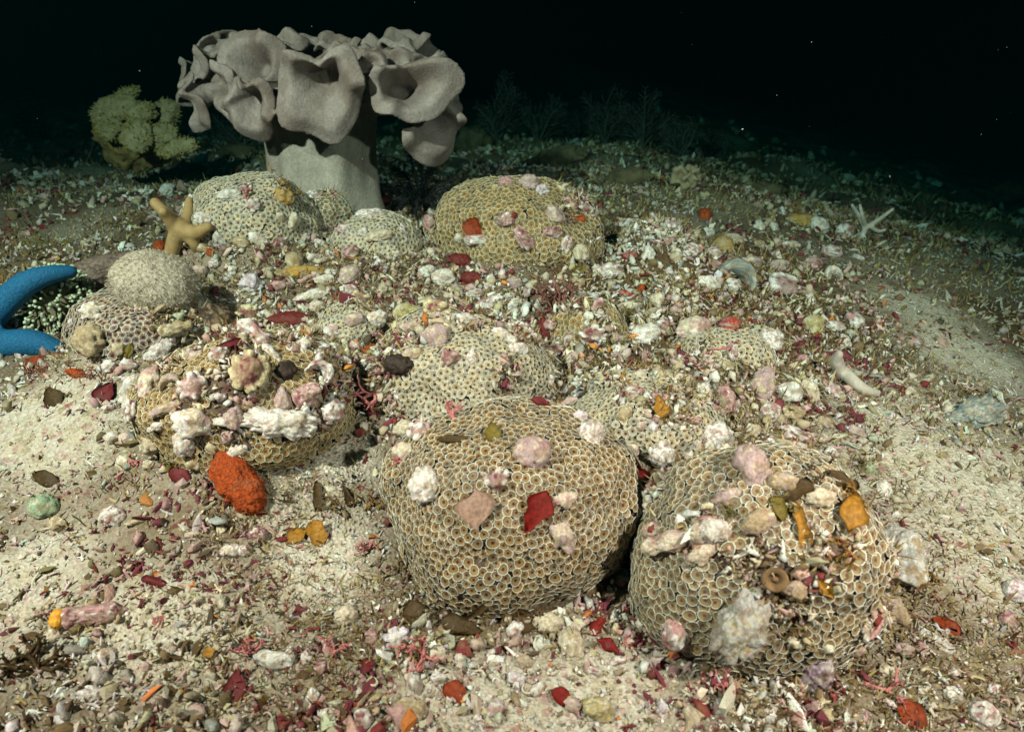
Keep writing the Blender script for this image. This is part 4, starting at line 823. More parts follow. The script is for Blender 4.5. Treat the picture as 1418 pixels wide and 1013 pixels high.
# leaves of seaweed
M_red = mat_leaf('red_alga', (.22, .012, .007)); M_amb = mat_leaf('amber_alga', (.42, .20, .025)); M_brn = mat_leaf('brown_alga', (.085, .05, .018)); M_mar = mat_leaf('maroon_alga', (.16, .02, .022)); M_olv = mat_leaf('olive_alga', (.20, .15, .025)); M_ors = mat_leaf('rust_alga', (.30, .05, .015)); M_sheet = mat_leaf('pink_tissue', (.42, .27, .20))
LM = dict(red=M_red, amber=M_amb, brown=M_brn, maroon=M_mar, olive=M_olv, rust=M_ors, sheet=M_sheet)
def leaf_mesh(L, W, seed, mat, curl=.5, thick=.0007, lobes=0.0):
    nu, nv = 19, 7; t = (.5 - .5 * np.cos(np.linspace(0, np.pi, nu)))[:, None]; v = np.linspace(-1, 1, nv)[None]
    wid = np.sin(np.pi * np.clip(t, .0008, .9992)) ** .6 * (1 + .45 * noise(np.stack([t * 2.6 + seed, 0 * t, 0 * t], -1)) + lobes * np.sin(t * 21 + seed)) * W / 2
    edge = 1 + .15 * noise(np.stack([t * 11 + 0 * v, np.sign(v) * 3 + 0 * t + seed, 0 * t + 0 * v], -1))
    X = v * wid * edge; Y = (t - .5) * L + .12 * W * noise(np.stack([t * 2 + 0 * v, v + 0 * t, 0 * t * v + seed], -1))
    Z = curl * (-(t - .45) ** 2 * L * .8 + .22 * W * v ** 2) + .10 * W * noise(np.stack([t * 3 + 0 * v, v * 1.6 + 0 * t, seed + 0 * t * v], -1))
    P = np.stack([X + 0 * t, Y, Z], -1).reshape(-1, 3); F = tri(grid_faces(nu, nv)); k = len(P)
    rim = [i * nv for i in range(nu)] + [(nu - 1) * nv + j for j in range(1, nv)] + [i * nv + nv - 1 for i in range(nu - 2, -1, -1)] + [j for j in range(nv - 2, 0, -1)]
    E = [(rim[i], rim[(i + 1) % len(rim)]) for i in range(len(rim))]
    V = np.vstack([P, P - [0, 0, thick]]); F = np.vstack([F, F[:, ::-1] + k, [(a, b, b + k) for a, b in E], [(a, b + k, a + k) for a, b in E]])
    return V, F
def leaf(name, x, y, w, h, rot, col, label, cat='seaweed', curl=.5, lobes=.0, up=.28, face=.9, group='loose leaves of seaweed'):
    SEED[0] += 1; p, n, s, A = basis(x, y, rot, face); V, F = leaf_mesh(h * s, w * s, SEED[0] * 1.37, LM[col], curl, lobes=lobes)
    return link(name, mesh(name, V @ A.T, F, LM[col]), loc=p + A[:, 2] * (up * w * s * .5 + .003), label=label, category=cat, group=group)
LV = [
 (742, 706, 30, 62, -32, 'red', 'bright red leaf lying on the round front colony'),
 (886, 669, 30, 46, 8, 'red', 'red leaf wedged between the two front colonies'),
 (537, 283, 26, 58, 62, 'rust', 'rust-red leaf at the foot of the toadstool stalk'),
 (749, 561, 18, 28, 70, 'maroon', 'small maroon leaf on top of the front colony'),
 (684, 604, 22, 42, 12, 'olive', 'olive-gold leaf on the upper left of the front colony'),
 (634, 612, 18, 60, 80, 'brown', 'brown strap of weed across the front colony left of the olive leaf'),
 (661, 704, 50, 54, 8, 'sheet', 'tan-pink limp scrap of tissue left of the bright red leaf'),
 (1110, 727, 22, 66, 10, 'amber', 'long amber leaf hanging down the olive colony'),
 (1176, 712, 44, 60, -20, 'amber', 'broad amber leaf right of the long one'),
 (1078, 704, 28, 34, 15, 'olive', 'olive leaf left of the long amber one'),
 (1142, 812, 14, 36, 40, 'amber', 'small curled amber leaf above the white tangle'),
 (1160, 668, 30, 50, 65, 'brown', 'dark brown leaf above the broad amber one'),
 (1105, 680, 26, 44, -60, 'brown', 'dark brown leaf above the long amber one'),
 (915, 567, 16, 40, 8, 'amber', 'amber-orange leaf on the pale wedged colony'),
 (826, 868, 24, 30, -40, 'red', 'red leaf below the gap of the two front colonies'),
 (843, 895, 18, 34, 55, 'red', 'narrow red leaf below the first one under the gap'),
 (509, 924, 20, 28, -20, 'maroon', 'dark red leaf at the bottom left of the front colony'),
 (778, 966, 20, 34, 60, 'red', 'red leaf near the bottom edge under the front colony'),
 (628, 961, 26, 38, 50, 'rust', 'rust leaf near the bottom edge, left of centre'),
 (325, 954, 26, 54, 5, 'maroon', 'maroon leaf in the lower left weed bed'),
 (215, 806, 14, 38, 78, 'maroon', 'flat maroon-brown leaf on the lower left sand'),
 (145, 546, 22, 40, -20, 'maroon', 'dark red leaf beside the left edge of the golden colony'),
 (315, 482, 16, 48, -50, 'maroon', 'maroon strap leaf above the cream knob ring'),
 (68, 667, 22, 46, 65, 'brown', 'brown curled leaf on the left sand above the greenish pebble'),
 (75, 552, 24, 40, 40, 'brown', 'brown leaf at the top of the left sand patch'),
 (670, 835, 16, 66, -48, 'brown', 'dark strap of weed under the front colony'),
 (640, 868, 30, 60, 75, 'brown', 'brown weed leaf in the shade of the front colony'),
 (720, 862, 26, 62, 88, 'brown', 'brown weed leaf right of the shaded one under the front colony'),
 (575, 850, 26, 44, 30, 'brown', 'brown weed leaf at the lower left edge of the front colony'),
 (440, 740, 26, 36, 30, 'amber', 'amber leaf right of the maroon disc'),
 (410, 742, 18, 30, -50, 'amber', 'amber scrap just right of the maroon disc'),
 (440, 690, 14, 54, 10, 'brown', 'thin brown leaf right of the orange sponge'),
 (250, 648, 22, 44, 75, 'olive', 'olive leaf left of the orange sponge'),
 (250, 660, 20, 36, 60, 'maroon', 'dark red leaf under the olive one by the orange sponge'),
 (290, 905, 12, 18, 20, 'amber', 'tiny amber scrap on the lower left sand'),
 (1261, 990, 26, 44, 10, 'rust', 'rust leaf in the lower right weed'),
 (1310, 868, 20, 34, 40, 'rust', 'rust scrap right of the grey shell blade'),
 (800, 372, 16, 30, 0, 'olive', 'olive leaf at the right foot of the far golden colony'),
 (660, 316, 26, 34, 60, 'rust', 'rust-brown leaf on the left edge of the far golden colony'),
 (50, 505, 14, 36, -30, 'rust', 'rust-coloured leaf under the lower blue arm'),
 (176, 488, 14, 30, -20, 'olive', 'ochre leaf on the plum-centred colony'),
 (482, 690, 12, 40, 25, 'brown', 'brown strap right of the thin brown leaf'),
]
for x, y, w, h, r, col, lab in LV: leaf('seaweed_leaf', x, y, w, h, r, col, lab)

# branching pieces
def branch(p, d, L, R, depth, rnd, spread=.8, seg=6, taper=.72, knob=True):
    pts = [p]; q = p.copy(); dd = unit(d)
    for k in range(4): dd = unit(dd + rnd.normal(0, .16, 3)); q = q + dd * L / 4; pts.append(q.copy())
    out = [tube(pts, np.linspace(R, R * taper, 5), seg, knob)] if knob else [tube(pts[::2], np.linspace(R, R * taper * .7, 3), seg, False)]
    if depth:
        for _ in range(rnd.integers(2, 4)):
            out += branch(q - dd * L * rnd.uniform(0, .35), unit(dd + rnd.normal(0, spread, 3)), L * rnd.uniform(.6, .9), R * taper, depth - 1, rnd, spread, seg, taper, knob)
    elif knob: out.append((ICO[0][0] * R * taper * 1.15 + q, ICO[0][1]))
    return out
M_pink = mat_plain('pink_coralline', (.34, .07, .075), (.58, .24, .22), 400, .7, .0006, .6)
M_cream = mat_plain('cream_branch', (.42, .36, .26), (.66, .60, .48), 300, .75, .0008, .6)
for x, y, w, lab, mt in [(629, 582, 40, 'pink-red branching twig on the upper left of the front colony', M_pink), (520, 545, 50, 'upright coral-pink twig between the golden and whitish colonies', M_pink), (585, 905, 60, 'tall pink branching coralline below the front colony', M_pink), (1227, 957, 46, 'pink-red branching coralline in the lower right', M_pink),
                     (1003, 482, 34, 'pink coralline twigs growing in the pale patch', M_pink), (663, 928, 24, 'small white star-shaped twig on the bottom sand', M_cream), (557, 640, 24, 'pink twig at the left edge of the front colony', M_pink), (512, 760, 34, 'pink twigs at the lower left of the front colony', M_pink), (340, 905, 40, 'pink twigs left of the white angular stone', M_pink), (872, 880, 34, 'pink twigs under the gap between the front colonies', M_pink), (1128, 848, 44, 'cream tangle of worm-like branches on the olive colony', M_cream), (460, 905, 40, 'pink twigs right of the white angular stone', M_pink), (340, 276, 26, 'pinkish twigs on top of the pale domed colony', M_pink), (302, 268, 22, 'white lacy twigs on top of the pale domed colony', M_cream), (190, 640, 30, 'pink twigs in front of the left edge of the golden colony', M_pink), (1003, 945, 34, 'pink twigs below the grey craggy rock', M_pink)]:
    rnd = np.random.default_rng(int(x * 7 + y)); p, n, s_, A = basis(x, y, 0, .6); parts = []
    for k in range(4): parts += branch(np.zeros(3), unit(A[:, 2] * .6 + rnd.normal(0, .8, 3)), w * s_ * .38, max(.0011, w * s_ * .055), 2 if w > 30 else 1, rnd)
    V, F = join(parts); link('coralline_twig', mesh('twig', V, F, mt), loc=p + A[:, 2] * .002, label=lab, category='coralline algae', group='branching coralline twigs')
# reddish soft tuft
M_tuft = mat_plain('tuft', (.11, .04, .03), (.30, .14, .10), 200, .85, .001, .5)
rnd = np.random.default_rng(5); p, n, s_, A = basis(772, 432, 0, .3); parts = []
for k in range(20): parts += branch(A @ (rnd.normal(0, 10, 3) * s_ * [1, 1, .2]), unit(U3 * 1.0 + rnd.normal(0, .42, 3)), 22 * s_, .0022, 2, rnd, .7, 4)
V, F = join(parts); link('soft_tuft', mesh('tuft', V, F, M_tuft), loc=p, label='red-brown bushy tuft in front of the far golden colony', category='seaweed')
# dark branched weed, lower left
rnd = np.random.default_rng(8); p, n, s_, A = basis(51, 925, 0, .6); parts = []
for k in range(6): parts += branch(np.zeros(3), unit(A @ np.array([rnd.uniform(-1, 1), rnd.uniform(-1, 1), .5])), 26 * s_, .0022, 2, rnd, .6, 5)
V, F = join(parts); link('dark_weed', mesh('dark_weed', V, F, M_brn), loc=p, label='dark branched weed in the lower left corner', category='seaweed')

# fuzzy tufts of weed
M_fz = dict(brown=mat_plain('brown_fuzz', (.10, .06, .02), (.24, .155, .06), 200, .8, .001, .4), amber=mat_plain('amber_fuzz', (.20, .10, .015), (.40, .23, .05), 200, .7, .001, .4), olive=mat_plain('olive_fuzz', (.12, .10, .03), (.28, .23, .09), 200, .8, .001, .4), rust=mat_plain('rust_fuzz', (.16, .05, .03), (.32, .12, .07), 200, .8, .001, .4), dark=mat_plain('dark_fuzz', (.035, .025, .015), (.10, .065, .035), 200, .8, .001, .4))
for x, y, w, col, lab in [(1128, 656, 44, 'dark', 'dark fuzzy weed on the top right of the olive colony'), (1168, 690, 46, 'amber', 'amber fuzzy weed behind the broad amber leaf'), (1080, 700, 36, 'olive', 'olive fuzz left of the long amber leaf'), (1006, 338, 36, 'amber', 'ochre fuzzy weed above the grey-blue shell arc'), (868, 440, 40, 'olive', 'olive fuzz right of the small golden colony'), (912, 506, 44, 'brown', 'brown fuzz above the pale wedged colony'), (846, 480, 34, 'olive', 'olive fuzz below the pink and white popcorn'),
        (560, 790, 40, 'brown', 'brown fuzzy weed at the lower left flank of the front colony'), (612, 852, 46, 'dark', 'dark fuzzy weed under the left half of the front colony'), (705, 868, 46, 'brown', 'brown fuzzy weed under the middle of the front colony'), (520, 700, 38, 'amber', 'amber fuzz in the hollow left of the front colony'), (240, 640, 34, 'olive', 'olive fuzz at the lower left of the golden colony'), (1290, 808, 44, 'amber', 'amber fuzz right of the big angular white rock'), (1190, 640, 34, 'brown', 'brown fuzz right of the streaked rod'), (50, 520, 44, 'rust', 'rusty fuzz under the lower blue arm'),
        (120, 520, 40, 'rust', 'rusty fuzz below the plum-centred colony'), (150, 322, 60, 'brown', 'brown fuzzy weed on the ground left of the tan finger coral'), (60, 340, 56, 'olive', 'olive fuzzy weed behind the blue arm'), (1140, 430, 40, 'brown', 'brown fuzz above the yellowish lump on the slope'), (1095, 300, 36, 'amber', 'amber fuzz beside the brown dome'), (395, 262, 34, 'amber', 'amber fuzz in front of the toadstool stalk'), (1250, 500, 60, 'brown', 'brown fuzz on the right-hand sandy slope'), (820, 500, 40, 'brown', 'brown fuzz between the whitish and the pale wedged colony'), (560, 250, 40, 'dark', 'dark fuzz in the hollow right of the toadstool stalk'), (455, 705, 40, 'brown', 'branched brown weed right of the orange sponge'), (1350, 560, 44, 'brown', 'brown fuzz behind the blue-grey rock'), (1165, 765, 44, 'amber', 'amber fuzz on the right flank of the olive colony'), (1010, 705, 40, 'olive', 'olive fuzz around the mauve crust on the olive colony'), (1090, 870, 36, 'brown', 'brown fuzz beside the largest grey and yellow rock'), (300, 385, 44, 'olive', 'olive fuzz behind the dark craggy rubble'), (880, 300, 40, 'brown', 'brown fuzz at the far right of the far golden colony')]:
    rnd = np.random.default_rng(int(x * 3 + y)); p, n, s_, A = basis(x, y, 0, .35); parts = []
    for k in range(10): parts += branch(A @ (rnd.normal(0, .26, 3) * w * s_ * [1, .7, .05]), unit(A[:, 2] + rnd.normal(0, .5, 3)), w * s_ * rnd.uniform(.16, .3), .0011, 2, rnd, .85, 3, .7, False)
    V, F = join(parts); link('weed_tuft', mesh('weed_tuft', V, F, M_fz[col]), loc=p, label=lab, category='seaweed', group='fuzzy tufts of weed')

# finger corals: fused capsules
def capsules(chains, voxel, sm_it=5):
    parts = []
    for pts, rad in chains:
        P = spline(pts, 14); r = np.interp(np.linspace(0, 1, 14), np.linspace(0, 1, len(rad)), rad); parts.append(tube(P, r, 14))
        for q, R in ((P[0], r[0]), (P[-1], r[-1])): parts.append((ICO[2][0] * R + q, ICO[2][1]))
    V, F = join(parts); return remesh(V, F, voxel, sm_it)
M_fing = mat_plain('tan_finger_coral', (.26, .165, .065), (.36, .245, .11), 90, .7, .0008, .4)
p, n = hit(236, 362); dp = (p - CAM) @ F3 - .004; s_ = dp / FPX
def L(x, y, f=0.0): return at(x, y, dp - f) 
V, F = capsules([([L(233, 366, -.004), L(237, 352, .005), L(243, 330, .012), L(250, 318, .016)], [10 * s_, 10 * s_, 11 * s_, 13 * s_]), ([L(252, 318, .016), L(234, 300, .02), L(215, 281, .025)], [13 * s_, 9 * s_, 7.5 * s_]), ([L(240, 312, .02), L(231, 298, .034), L(226, 293, .042)], [10 * s_, 8 * s_, 6.5 * s_]),
              ([L(254, 318, .014), L(260, 298, -.004), L(262, 277, -.012)], [12 * s_, 8 * s_, 5.5 * s_]), ([L(250, 319, .016), L(272, 322, .02), L(288, 314, .03)], [13 * s_, 10 * s_, 7 * s_]), ([L(255, 322, .012), L(268, 335, .014), L(272, 345, .004)], [11 * s_, 8 * s_, 7 * s_])], .0022)
link('finger_coral', mesh('finger_coral', V - p, F, M_fing), loc=p, label='tan knobbly finger coral in front of the pale domed colony', category='coral')
# pale branching coral far right and pale finger
M_pale = mat_plain('pale_coral', (.36, .30, .25), (.52, .46, .40), 120, .75, .0008, .4)
p, n = hit(1190, 330); dp = (p - CAM) @ F3; s_ = dp / FPX
V, F = capsules([([L(1188, 336), L(1196, 322), L(1198, 315)], [4 * s_, 4 * s_, 3.6 * s_]), ([L(1198, 316), L(1214, 306, .01), L(1236, 290, .02)], [3.6 * s_, 3.2 * s_, 2.4 * s_]), ([L(1198, 316), L(1190, 300, .0), L(1180, 284, -.01)], [3.6 * s_, 3 * s_, 2.4 * s_]), ([L(1199, 314), L(1194, 298, .02), L(1191, 284, .02)], [3.4 * s_, 2.8 * s_, 2 * s_]), ([L(1204, 312), L(1216, 320, .02), L(1226, 318, .03)], [3.2 * s_, 2.6 * s_, 2 * s_])], .0018, 3)
link('branching_coral', mesh('branching_coral', V - p, F, M_pale), loc=p, label='pale thin branching coral on the dark slope at the right', category='coral')
p, n = hit(1195, 540); dp = (p - CAM) @ F3; s_ = dp / FPX
V, F = capsules([([L(1168, 512, .0), L(1182, 528, .012), L(1200, 541, .016), L(1222, 546, .004)], [8 * s_, 9 * s_, 8 * s_, 5 * s_]), ([L(1166, 520), L(1158, 500, .01), L(1162, 490, .02)], [8 * s_, 9 * s_, 6 * s_])], .0022)
link('pale_finger', mesh('pale_finger', V - p, F, M_pale), loc=p, label='pale tan finger sponge on the right-hand slope', category='sponge')
# blue sea star, three of its arms out of the picture
M_star = mat_plain('blue_sea_star', (.003, .06, .15), (.014, .16, .33), 520, .6, .0022, .9, detail=6)
p, n = hit(20, 470); dp = (p - CAM) @ F3; s_ = dp / FPX; hub = L(-78, 452, .01); R = 19 * s_
def G2(x, y, f=.0): q, n_ = hit(max(x, 1), y); return q + n_ * R * .55
wl = np.array([hub[0], hub[1]]); gz = lambda a: np.array([a[0], a[1], float(terrain(np.array([a[0]]), np.array([a[1]]))[0]) + R * .5])
hub = gz(hub)
arms = [([hub, gz(.5 * (hub + L(-10, 425))), L(2, 424, .01), L(34, 394, .012), L(66, 381, .004), L(98, 376, -.012)], [1.25 * R, 1.1 * R, R, .95 * R, .75 * R, .55 * R]),
        ([hub, L(-40, 470, .012), L(0, 476, .012), L(45, 474, .012), L(80, 486, .008)], [1.25 * R, 1.15 * R, 1.08 * R, R, .78 * R])]
for a in (150, 215, 280): 
    e = hub + .16 * np.array([math.cos(math.radians(a)), math.sin(math.radians(a)), 0]); arms.append(([hub, gz(.5 * (hub + e)), gz(e)], [1.2 * R, R, .6 * R]))
V, F = capsules(arms, .0042, 6)
link('sea_star', mesh('sea_star', V - hub, F, M_star), loc=hub, label='bright blue sea star reaching in from the left edge with two arms', category='sea star')
# green-tipped anemone
M_an = mat_plain('anemone_body', (.07, .06, .035), (.16, .14, .08), 120, .7, .001, .4); M_tip2 = mat_plain('anemone_tips', (.32, .40, .26), (.52, .60, .42), 100, .5, .0004, .3); M_ten = mat_plain('anemone_tentacles', (.16, .15, .08), (.27, .26, .15), 100, .6, .0004, .3)
p, n, s_, A = basis(80, 428, 20, .8); p = p + A[:, 2] * 26 * s_; root = thing('anemone', 'round anemone with pale green bead tips beside the blue arm', 'anemone', p)
V, F, _ = piece('lump', 55); V = fit(V, 82 * s_, 88 * s_, 50 * s_); link('body', mesh('anemone_body', V @ A.T, F, M_an), root)
tt = []; bb = []
for k in range(270):
    d = unit(rng.normal(size=3)); d[2] = abs(d[2]); q = d * np.array([40, 43, 25]) * s_; e = unit(d + rng.normal(0, .3, 3)); le = rng.uniform(8, 13) * s_
    tt.append(tube([q * .9, q + e * le * .5, q + e * le], [1.3 * s_, 1.2 * s_, 1.1 * s_], 5)); bb.append((ICO[1][0] * rng.uniform(1.7, 2.6) * s_ + q + e * le, ICO[1][1]))
V, F = join(tt); link('tentacles', mesh('tentacles', V @ A.T, F, M_ten), root, kind='stuff')
V, F = join(bb); link('tentacle_tips', mesh('tips', V @ A.T, F, M_tip2), root, kind='stuff')
# yellow-green lobed soft coral behind left
M_yl = mat_plain('yellow_soft_coral', (.15, .12, .055), (.31, .27, .155), 70, .8, .002, .6); M_yb = mat_plain('yellow_coral_base', (.08, .055, .02), (.26, .19, .06), 60, .85, .003, .8); M_sk = mat_plain('yellow_polyps', (.20, .16, .035), (.34, .28, .09), 60, .7, .001, .2)
yd = 1.50; ys = yd / FPX; yb = at(190, 222, yd); root = thing('lobed_coral', 'yellow-green lobed soft coral with fuzzy edges, left behind the toadstool', 'coral', yb)
V, F, _ = piece('craggy', 71, 4); V = fit(V, 112 * ys, 90 * ys, 80 * ys); Ay = frame(-F3); link('base', mesh('base', V @ Ay.T + at(188, 196, yd) - yb, F, M_yb), root)
for x, y, w, h, r, f in [(158, 152, 66, 44, 25, .05), (150, 178, 40, 36, -20, .07), (196, 158, 44, 30, 30, .06), (225, 165, 42, 62, -10, .02), (190, 188, 44, 52, 0, .09), (222, 188, 46, 40, 10, .07), (172, 134, 44, 20, 35, .03), (245, 206, 56, 24, 18, .08)]:
    V, F, _ = piece('lump', int(x * 3 + y), 3); V = fit(V, w * ys, h * ys, .6 * min(w, h) * ys); A = frame(-F3 + U3 * .25, rot=r); c0 = at(x, y, yd - f) - yb
    lo = link('lobe', mesh('lobe', V @ A.T + c0, F, M_yl), root); sp_ = []
    for q in V[rng.integers(0, len(V), 230)]:
        e = unit(q / (np.array([w, h, w]) ** 1.0) + rng.normal(0, .0005, 3)); l_ = rng.uniform(2, 5) * ys; sp_.append(tube([q * .97, q + e * l_], [.9 * ys, .35 * ys], 4))
    V, F = join(sp_); link('polyp_fringe', mesh('fringe', V @ A.T + c0, F, M_sk), lo, kind='stuff')
# small leather coral on the right
M_sl = mat_plain('small_leather', (.22, .16, .09), (.36, .28, .18), 60, .65, .001, .4)
p, n = hit(954, 262); dp = (p - CAM) @ F3; s_ = dp / FPX; parts = [tube([L(955, 266), L(954, 248, .01)], [9 * s_, 12 * s_], 14)]
for i, (x, y, f, a, r) in enumerate([(941, 243, .03, (-.4, .1, 1), 13), (958, 238, .02, (0, .6, .8), 13), (966, 246, .03, (.5, .0, .9), 12), (950, 234, -.01, (-.1, .9, .3), 12), (956, 252, .035, (.0, -.3, 1), 12), (970, 236, .0, (.6, .6, .3), 11)]):
    parts.append(trumpet(L(x, y, f), taxis(*a), np.array([1, .8, 1.1, .9, 1, 1.2, .8, 1.1]) * r * s_, 12 * s_, 2.6 * s_, 2.5 * s_, i * 1.3))
V, F = join(parts); V, F = remesh(V, F, 1.3 * s_, 3); link('leather_coral', mesh('leather_coral', V - p, F, M_sl), loc=p, label='small tan ruffled leather coral on the dark slope behind the rubble', category='coral')
# black feather star in the hollow right of the toadstool stalk
M_fs = mat_plain('feather_star', (.004, .004, .004), (.018, .014, .012), 60, .6, .0005, .3)
p, n = hit(585, 288); dp = (p - CAM) @ F3; s_ = dp / FPX; root = thing('feather_star', 'black feather star sprawling in the hollow beside the toadstool stalk', 'feather star', p)
V, F = ICO[2]; link('disc', mesh('disc', V * np.array([14, 14, 9]) * s_, F, M_fs), root)
for k, (x, y, f) in enumerate([(560, 196, .0), (545, 232, .03), (530, 262, .05), (600, 232, -.02), (628, 248, -.01), (636, 262, .02), (620, 282, .05), (575, 300, .07), (552, 288, .07), (586, 215, -.03), (610, 300, .07), (540, 280, .05)]):
    e = L(x, y, f) - p; P = spline([np.zeros(3), e * .45 + U3 * 12 * s_ + F3 * -.01, e * .8 + U3 * 6 * s_, e], 22); parts = [tube(P, np.linspace(2.6 * s_, 1.0 * s_, 22), 6)]
    T = np.gradient(P, axis=0)
    for q in range(1, 22):
        for sg in (-1, 1):
            sd = unit(np.cross(T[q], -F3 + rng.normal(0, .4, 3))) * sg; l_ = 11 * s_ * (1 - .6 * q / 22); parts.append(tube([P[q], P[q] + sd * l_ * .5 + unit(T[q]) * l_ * .25, P[q] + sd * l_ + unit(T[q]) * l_ * .6], [.9 * s_, .7 * s_, .4 * s_], 4))
    V, F = join(parts); link('arm', mesh('arm', V, F, M_fs), root)
# feathery hydroid bushes on the far slope
M_hy = mat_plain('hydroid', (.045, .042, .034), (.10, .095, .075), 40, .9, .001, .2)
for i, (x, yb_, h, w, dd, lab) in enumerate([(690, 182, 88, 70, 2.35, 'dim feathery bush nearest the toadstool on the far slope'), (745, 185, 80, 66, 2.6, 'dim feathery bush second from the toadstool'), (800, 180, 66, 70, 2.9, 'dim feathery bush third from the toadstool'), (838, 186, 84, 60, 2.5, 'tall dim feathery bush in the middle of the far row'),
        (890, 190, 84, 76, 2.55, 'widest dim feathery bush of the far row'), (945, 200, 56, 72, 2.7, 'low dim feathery bush right of the widest one'), (980, 205, 46, 60, 2.45, 'last and lowest feathery bush of the far row'), (40, 176, 50, 60, 2.9, 'dim feathery bush at the far left edge'), (330, 190, 60, 70, 2.6, 'dim feathery bush behind the toadstool cap')]):
    rnd = np.random.default_rng(40 + i); q, n_ = hit(x, yb_ + 14); dd = (q - CAM) @ F3; s_ = dd / FPX; root = thing('hydroid_bush', lab, 'hydroid', q, 'feathery bushes on the far slope')
    for k in range(10):
        a = rnd.uniform(-.95, .95); e = (R3 * math.sin(a) * w * .6 + U3 * math.cos(a) * h * rnd.uniform(.45, 1.15) + F3 * rnd.uniform(-.3, .3) * w) * s_
        P = spline([np.zeros(3), e * .5 + U3 * h * .06 * s_ + rnd.normal(0, 7, 3) * s_, e + rnd.normal(0, 5, 3) * s_], 16); parts = [tube(P, np.linspace(1.8 * s_, .7 * s_, 16), 5)]; T = np.gradient(P, axis=0)
        for z in range(3, 16):
            for sg in (-1, 1):
                sd = unit(np.cross(T[z], F3 + rnd.normal(0, .5, 3))) * sg; l_ = h * .24 * s_ * (1.15 - z / 18) * rnd.uniform(.6, 1.2)
                parts.append(tube([P[z], P[z] + sd * l_ * .55 + unit(T[z]) * l_ * .35, P[z] + sd * l_ + unit(T[z]) * l_ * .9], [.9 * s_, .75 * s_, .4 * s_], 3))
                b1 = P[z] + sd * l_ * .55 + unit(T[z]) * l_ * .35
                parts.append(tube([b1, b1 + unit(T[z] + sd * .01 + rnd.normal(0, .003, 3)) * l_ * .6], [.6 * s_, .35 * s_], 3))
        V, F = join(parts); link('frond', mesh('frond', V, F, M_hy), root)
# far rocks
M_fr = mat_plain('far_rock', (.05, .038, .02), (.17, .13, .07), 24, .95, .008, 1.0, detail=8)
for x, y, w, h, lab in [(775, 228, 95, 34, 'dark weedy rock beyond the far golden colony'), (870, 252, 70, 30, 'dark low rock left of the small leather coral'), (655, 205, 60, 44, 'dark boulder behind the toadstool cap on the right'), (60, 215, 80, 22, 'low dim rock on the far left ground'), (1392, 276, 50, 34, 'dim reddish rock at the right edge in the dark'), (1060, 268, 70, 22, 'low dim rock right of the small leather coral'), (330, 215, 60, 26, 'low rock under the left lobes of the toadstool coral')]:
    put('rock', 'rock', x, y, w, h, 0, 'craggy', 'BR', lab, mat=M_fr, th=1.2, sink=.35, face=.3, group='dim rocks on the far ground')
#@@SECTION4
# ------------------------------------------------------------------ loose cover of the sea bed (nobody could count it)
def scatter_points(n, rmin, rmax, half=50):
    r = np.exp(rng.uniform(math.log(rmin), math.log(rmax), n)); th = np.radians(rng.uniform(-half, half, n)); return r * np.sin(th), r * np.cos(th) - .06, r
def surface(x, y):
    """height, normal and whether a loose bit may lie here"""
    zt = terrain(x, y); zm, who = mound_top(x, y); on = zm > zt + .001
    under = on & ~inside_any(np.stack([x, y, zt], -1), None, .001); nt0 = tnormal(x, y); on = on & ~under
    z = np.where(on, zm, zt); f = lambda a, b: np.maximum(terrain(a, b), mound_top(a, b)[0]); n = np.where(under[:, None], nt0, tnormal(x, y, f, .004))
    P = np.stack([x, y, z], -1); covs = np.array([COLONIES[k][6] for k in KEYS] + [0])[who]
    thr = np.interp(covs, [0, .05, .1, .3, .5], [.9, .55, .40, .12, -.08]); ok = ~on | ((debris_mask(P) > thr - .03) & (n[:, 2] > .35))
    return P, n, ok, on
def rand_rot(n, N_, align):
    """random turns; align=1 keeps the local z along the ground normal"""
    ez = N_ * align + rng.normal(0, 1, (n, 3)) * (1 - align) * 1.2 + rng.normal(0, .12, (n, 3)); ez /= np.linalg.norm(ez, axis=1)[:, None]
    ex = rng.normal(0, 1, (n, 3)); ex -= ez * (ex * ez).sum(1)[:, None]; ex /= np.linalg.norm(ex, axis=1)[:, None]; ey = np.cross(ez, ex)
    return np.stack([ex, ey, ez], -1)
GP = np.array([[.66, .63, .58], [.55, .48, .37], [.42, .34, .22], [.44, .30, .27], [.15, .03, .04], [.20, .032, .03], [.17, .115, .055], [.36, .35, .31], [.46, .28, .25], [.09, .06, .04], [.55, .20, .05]])
MARO = [ground_hit(x, y)[:2] for x, y in ((300, 720), (470, 860), (900, 930), (1220, 960), (200, 640), (370, 930))]
def gcols(P, base):
    mr = n2(P[:, 0], P[:, 1], 16, 8.2) + sum(.55 * np.exp(-((P[:, 0] - c_[0]) ** 2 + (P[:, 1] - c_[1]) ** 2) / .09 ** 2) for c_ in MARO); br = n2(P[:, 0], P[:, 1], 7, 2.9)
    w = np.array(base)[None] * np.ones((len(P), 1)); m3 = np.clip(.15 + 3.2 * mr, .05, 3.6); w[:, 0] *= np.clip(.8 + 1.6 * n2(P[:, 0], P[:, 1], 13, 3.3), .15, 2.2); b3 = np.clip(.6 + 1.6 * br, .15, 2.6)
    w[:, 0] *= 1 - .55 * sm(.12, .4, P[:, 0]) * sm(.5, .8, P[:, 1]); w[:, 6] *= 1 + 1.2 * sm(.12, .4, P[:, 0]); w[:, 4] *= m3; w[:, 5] *= m3; w[:, 8] *= m3; w[:, 6] *= b3; w[:, 9] *= b3; w /= w.sum(1)[:, None]
    k = (np.cumsum(w, 1) < rng.random(len(P))[:, None]).sum(1); return GP[np.minimum(k, len(GP) - 1)] * rng.uniform(.75, 1.2, (len(P), 1)) * (1 + rng.normal(0, .05, (len(P), 3)))
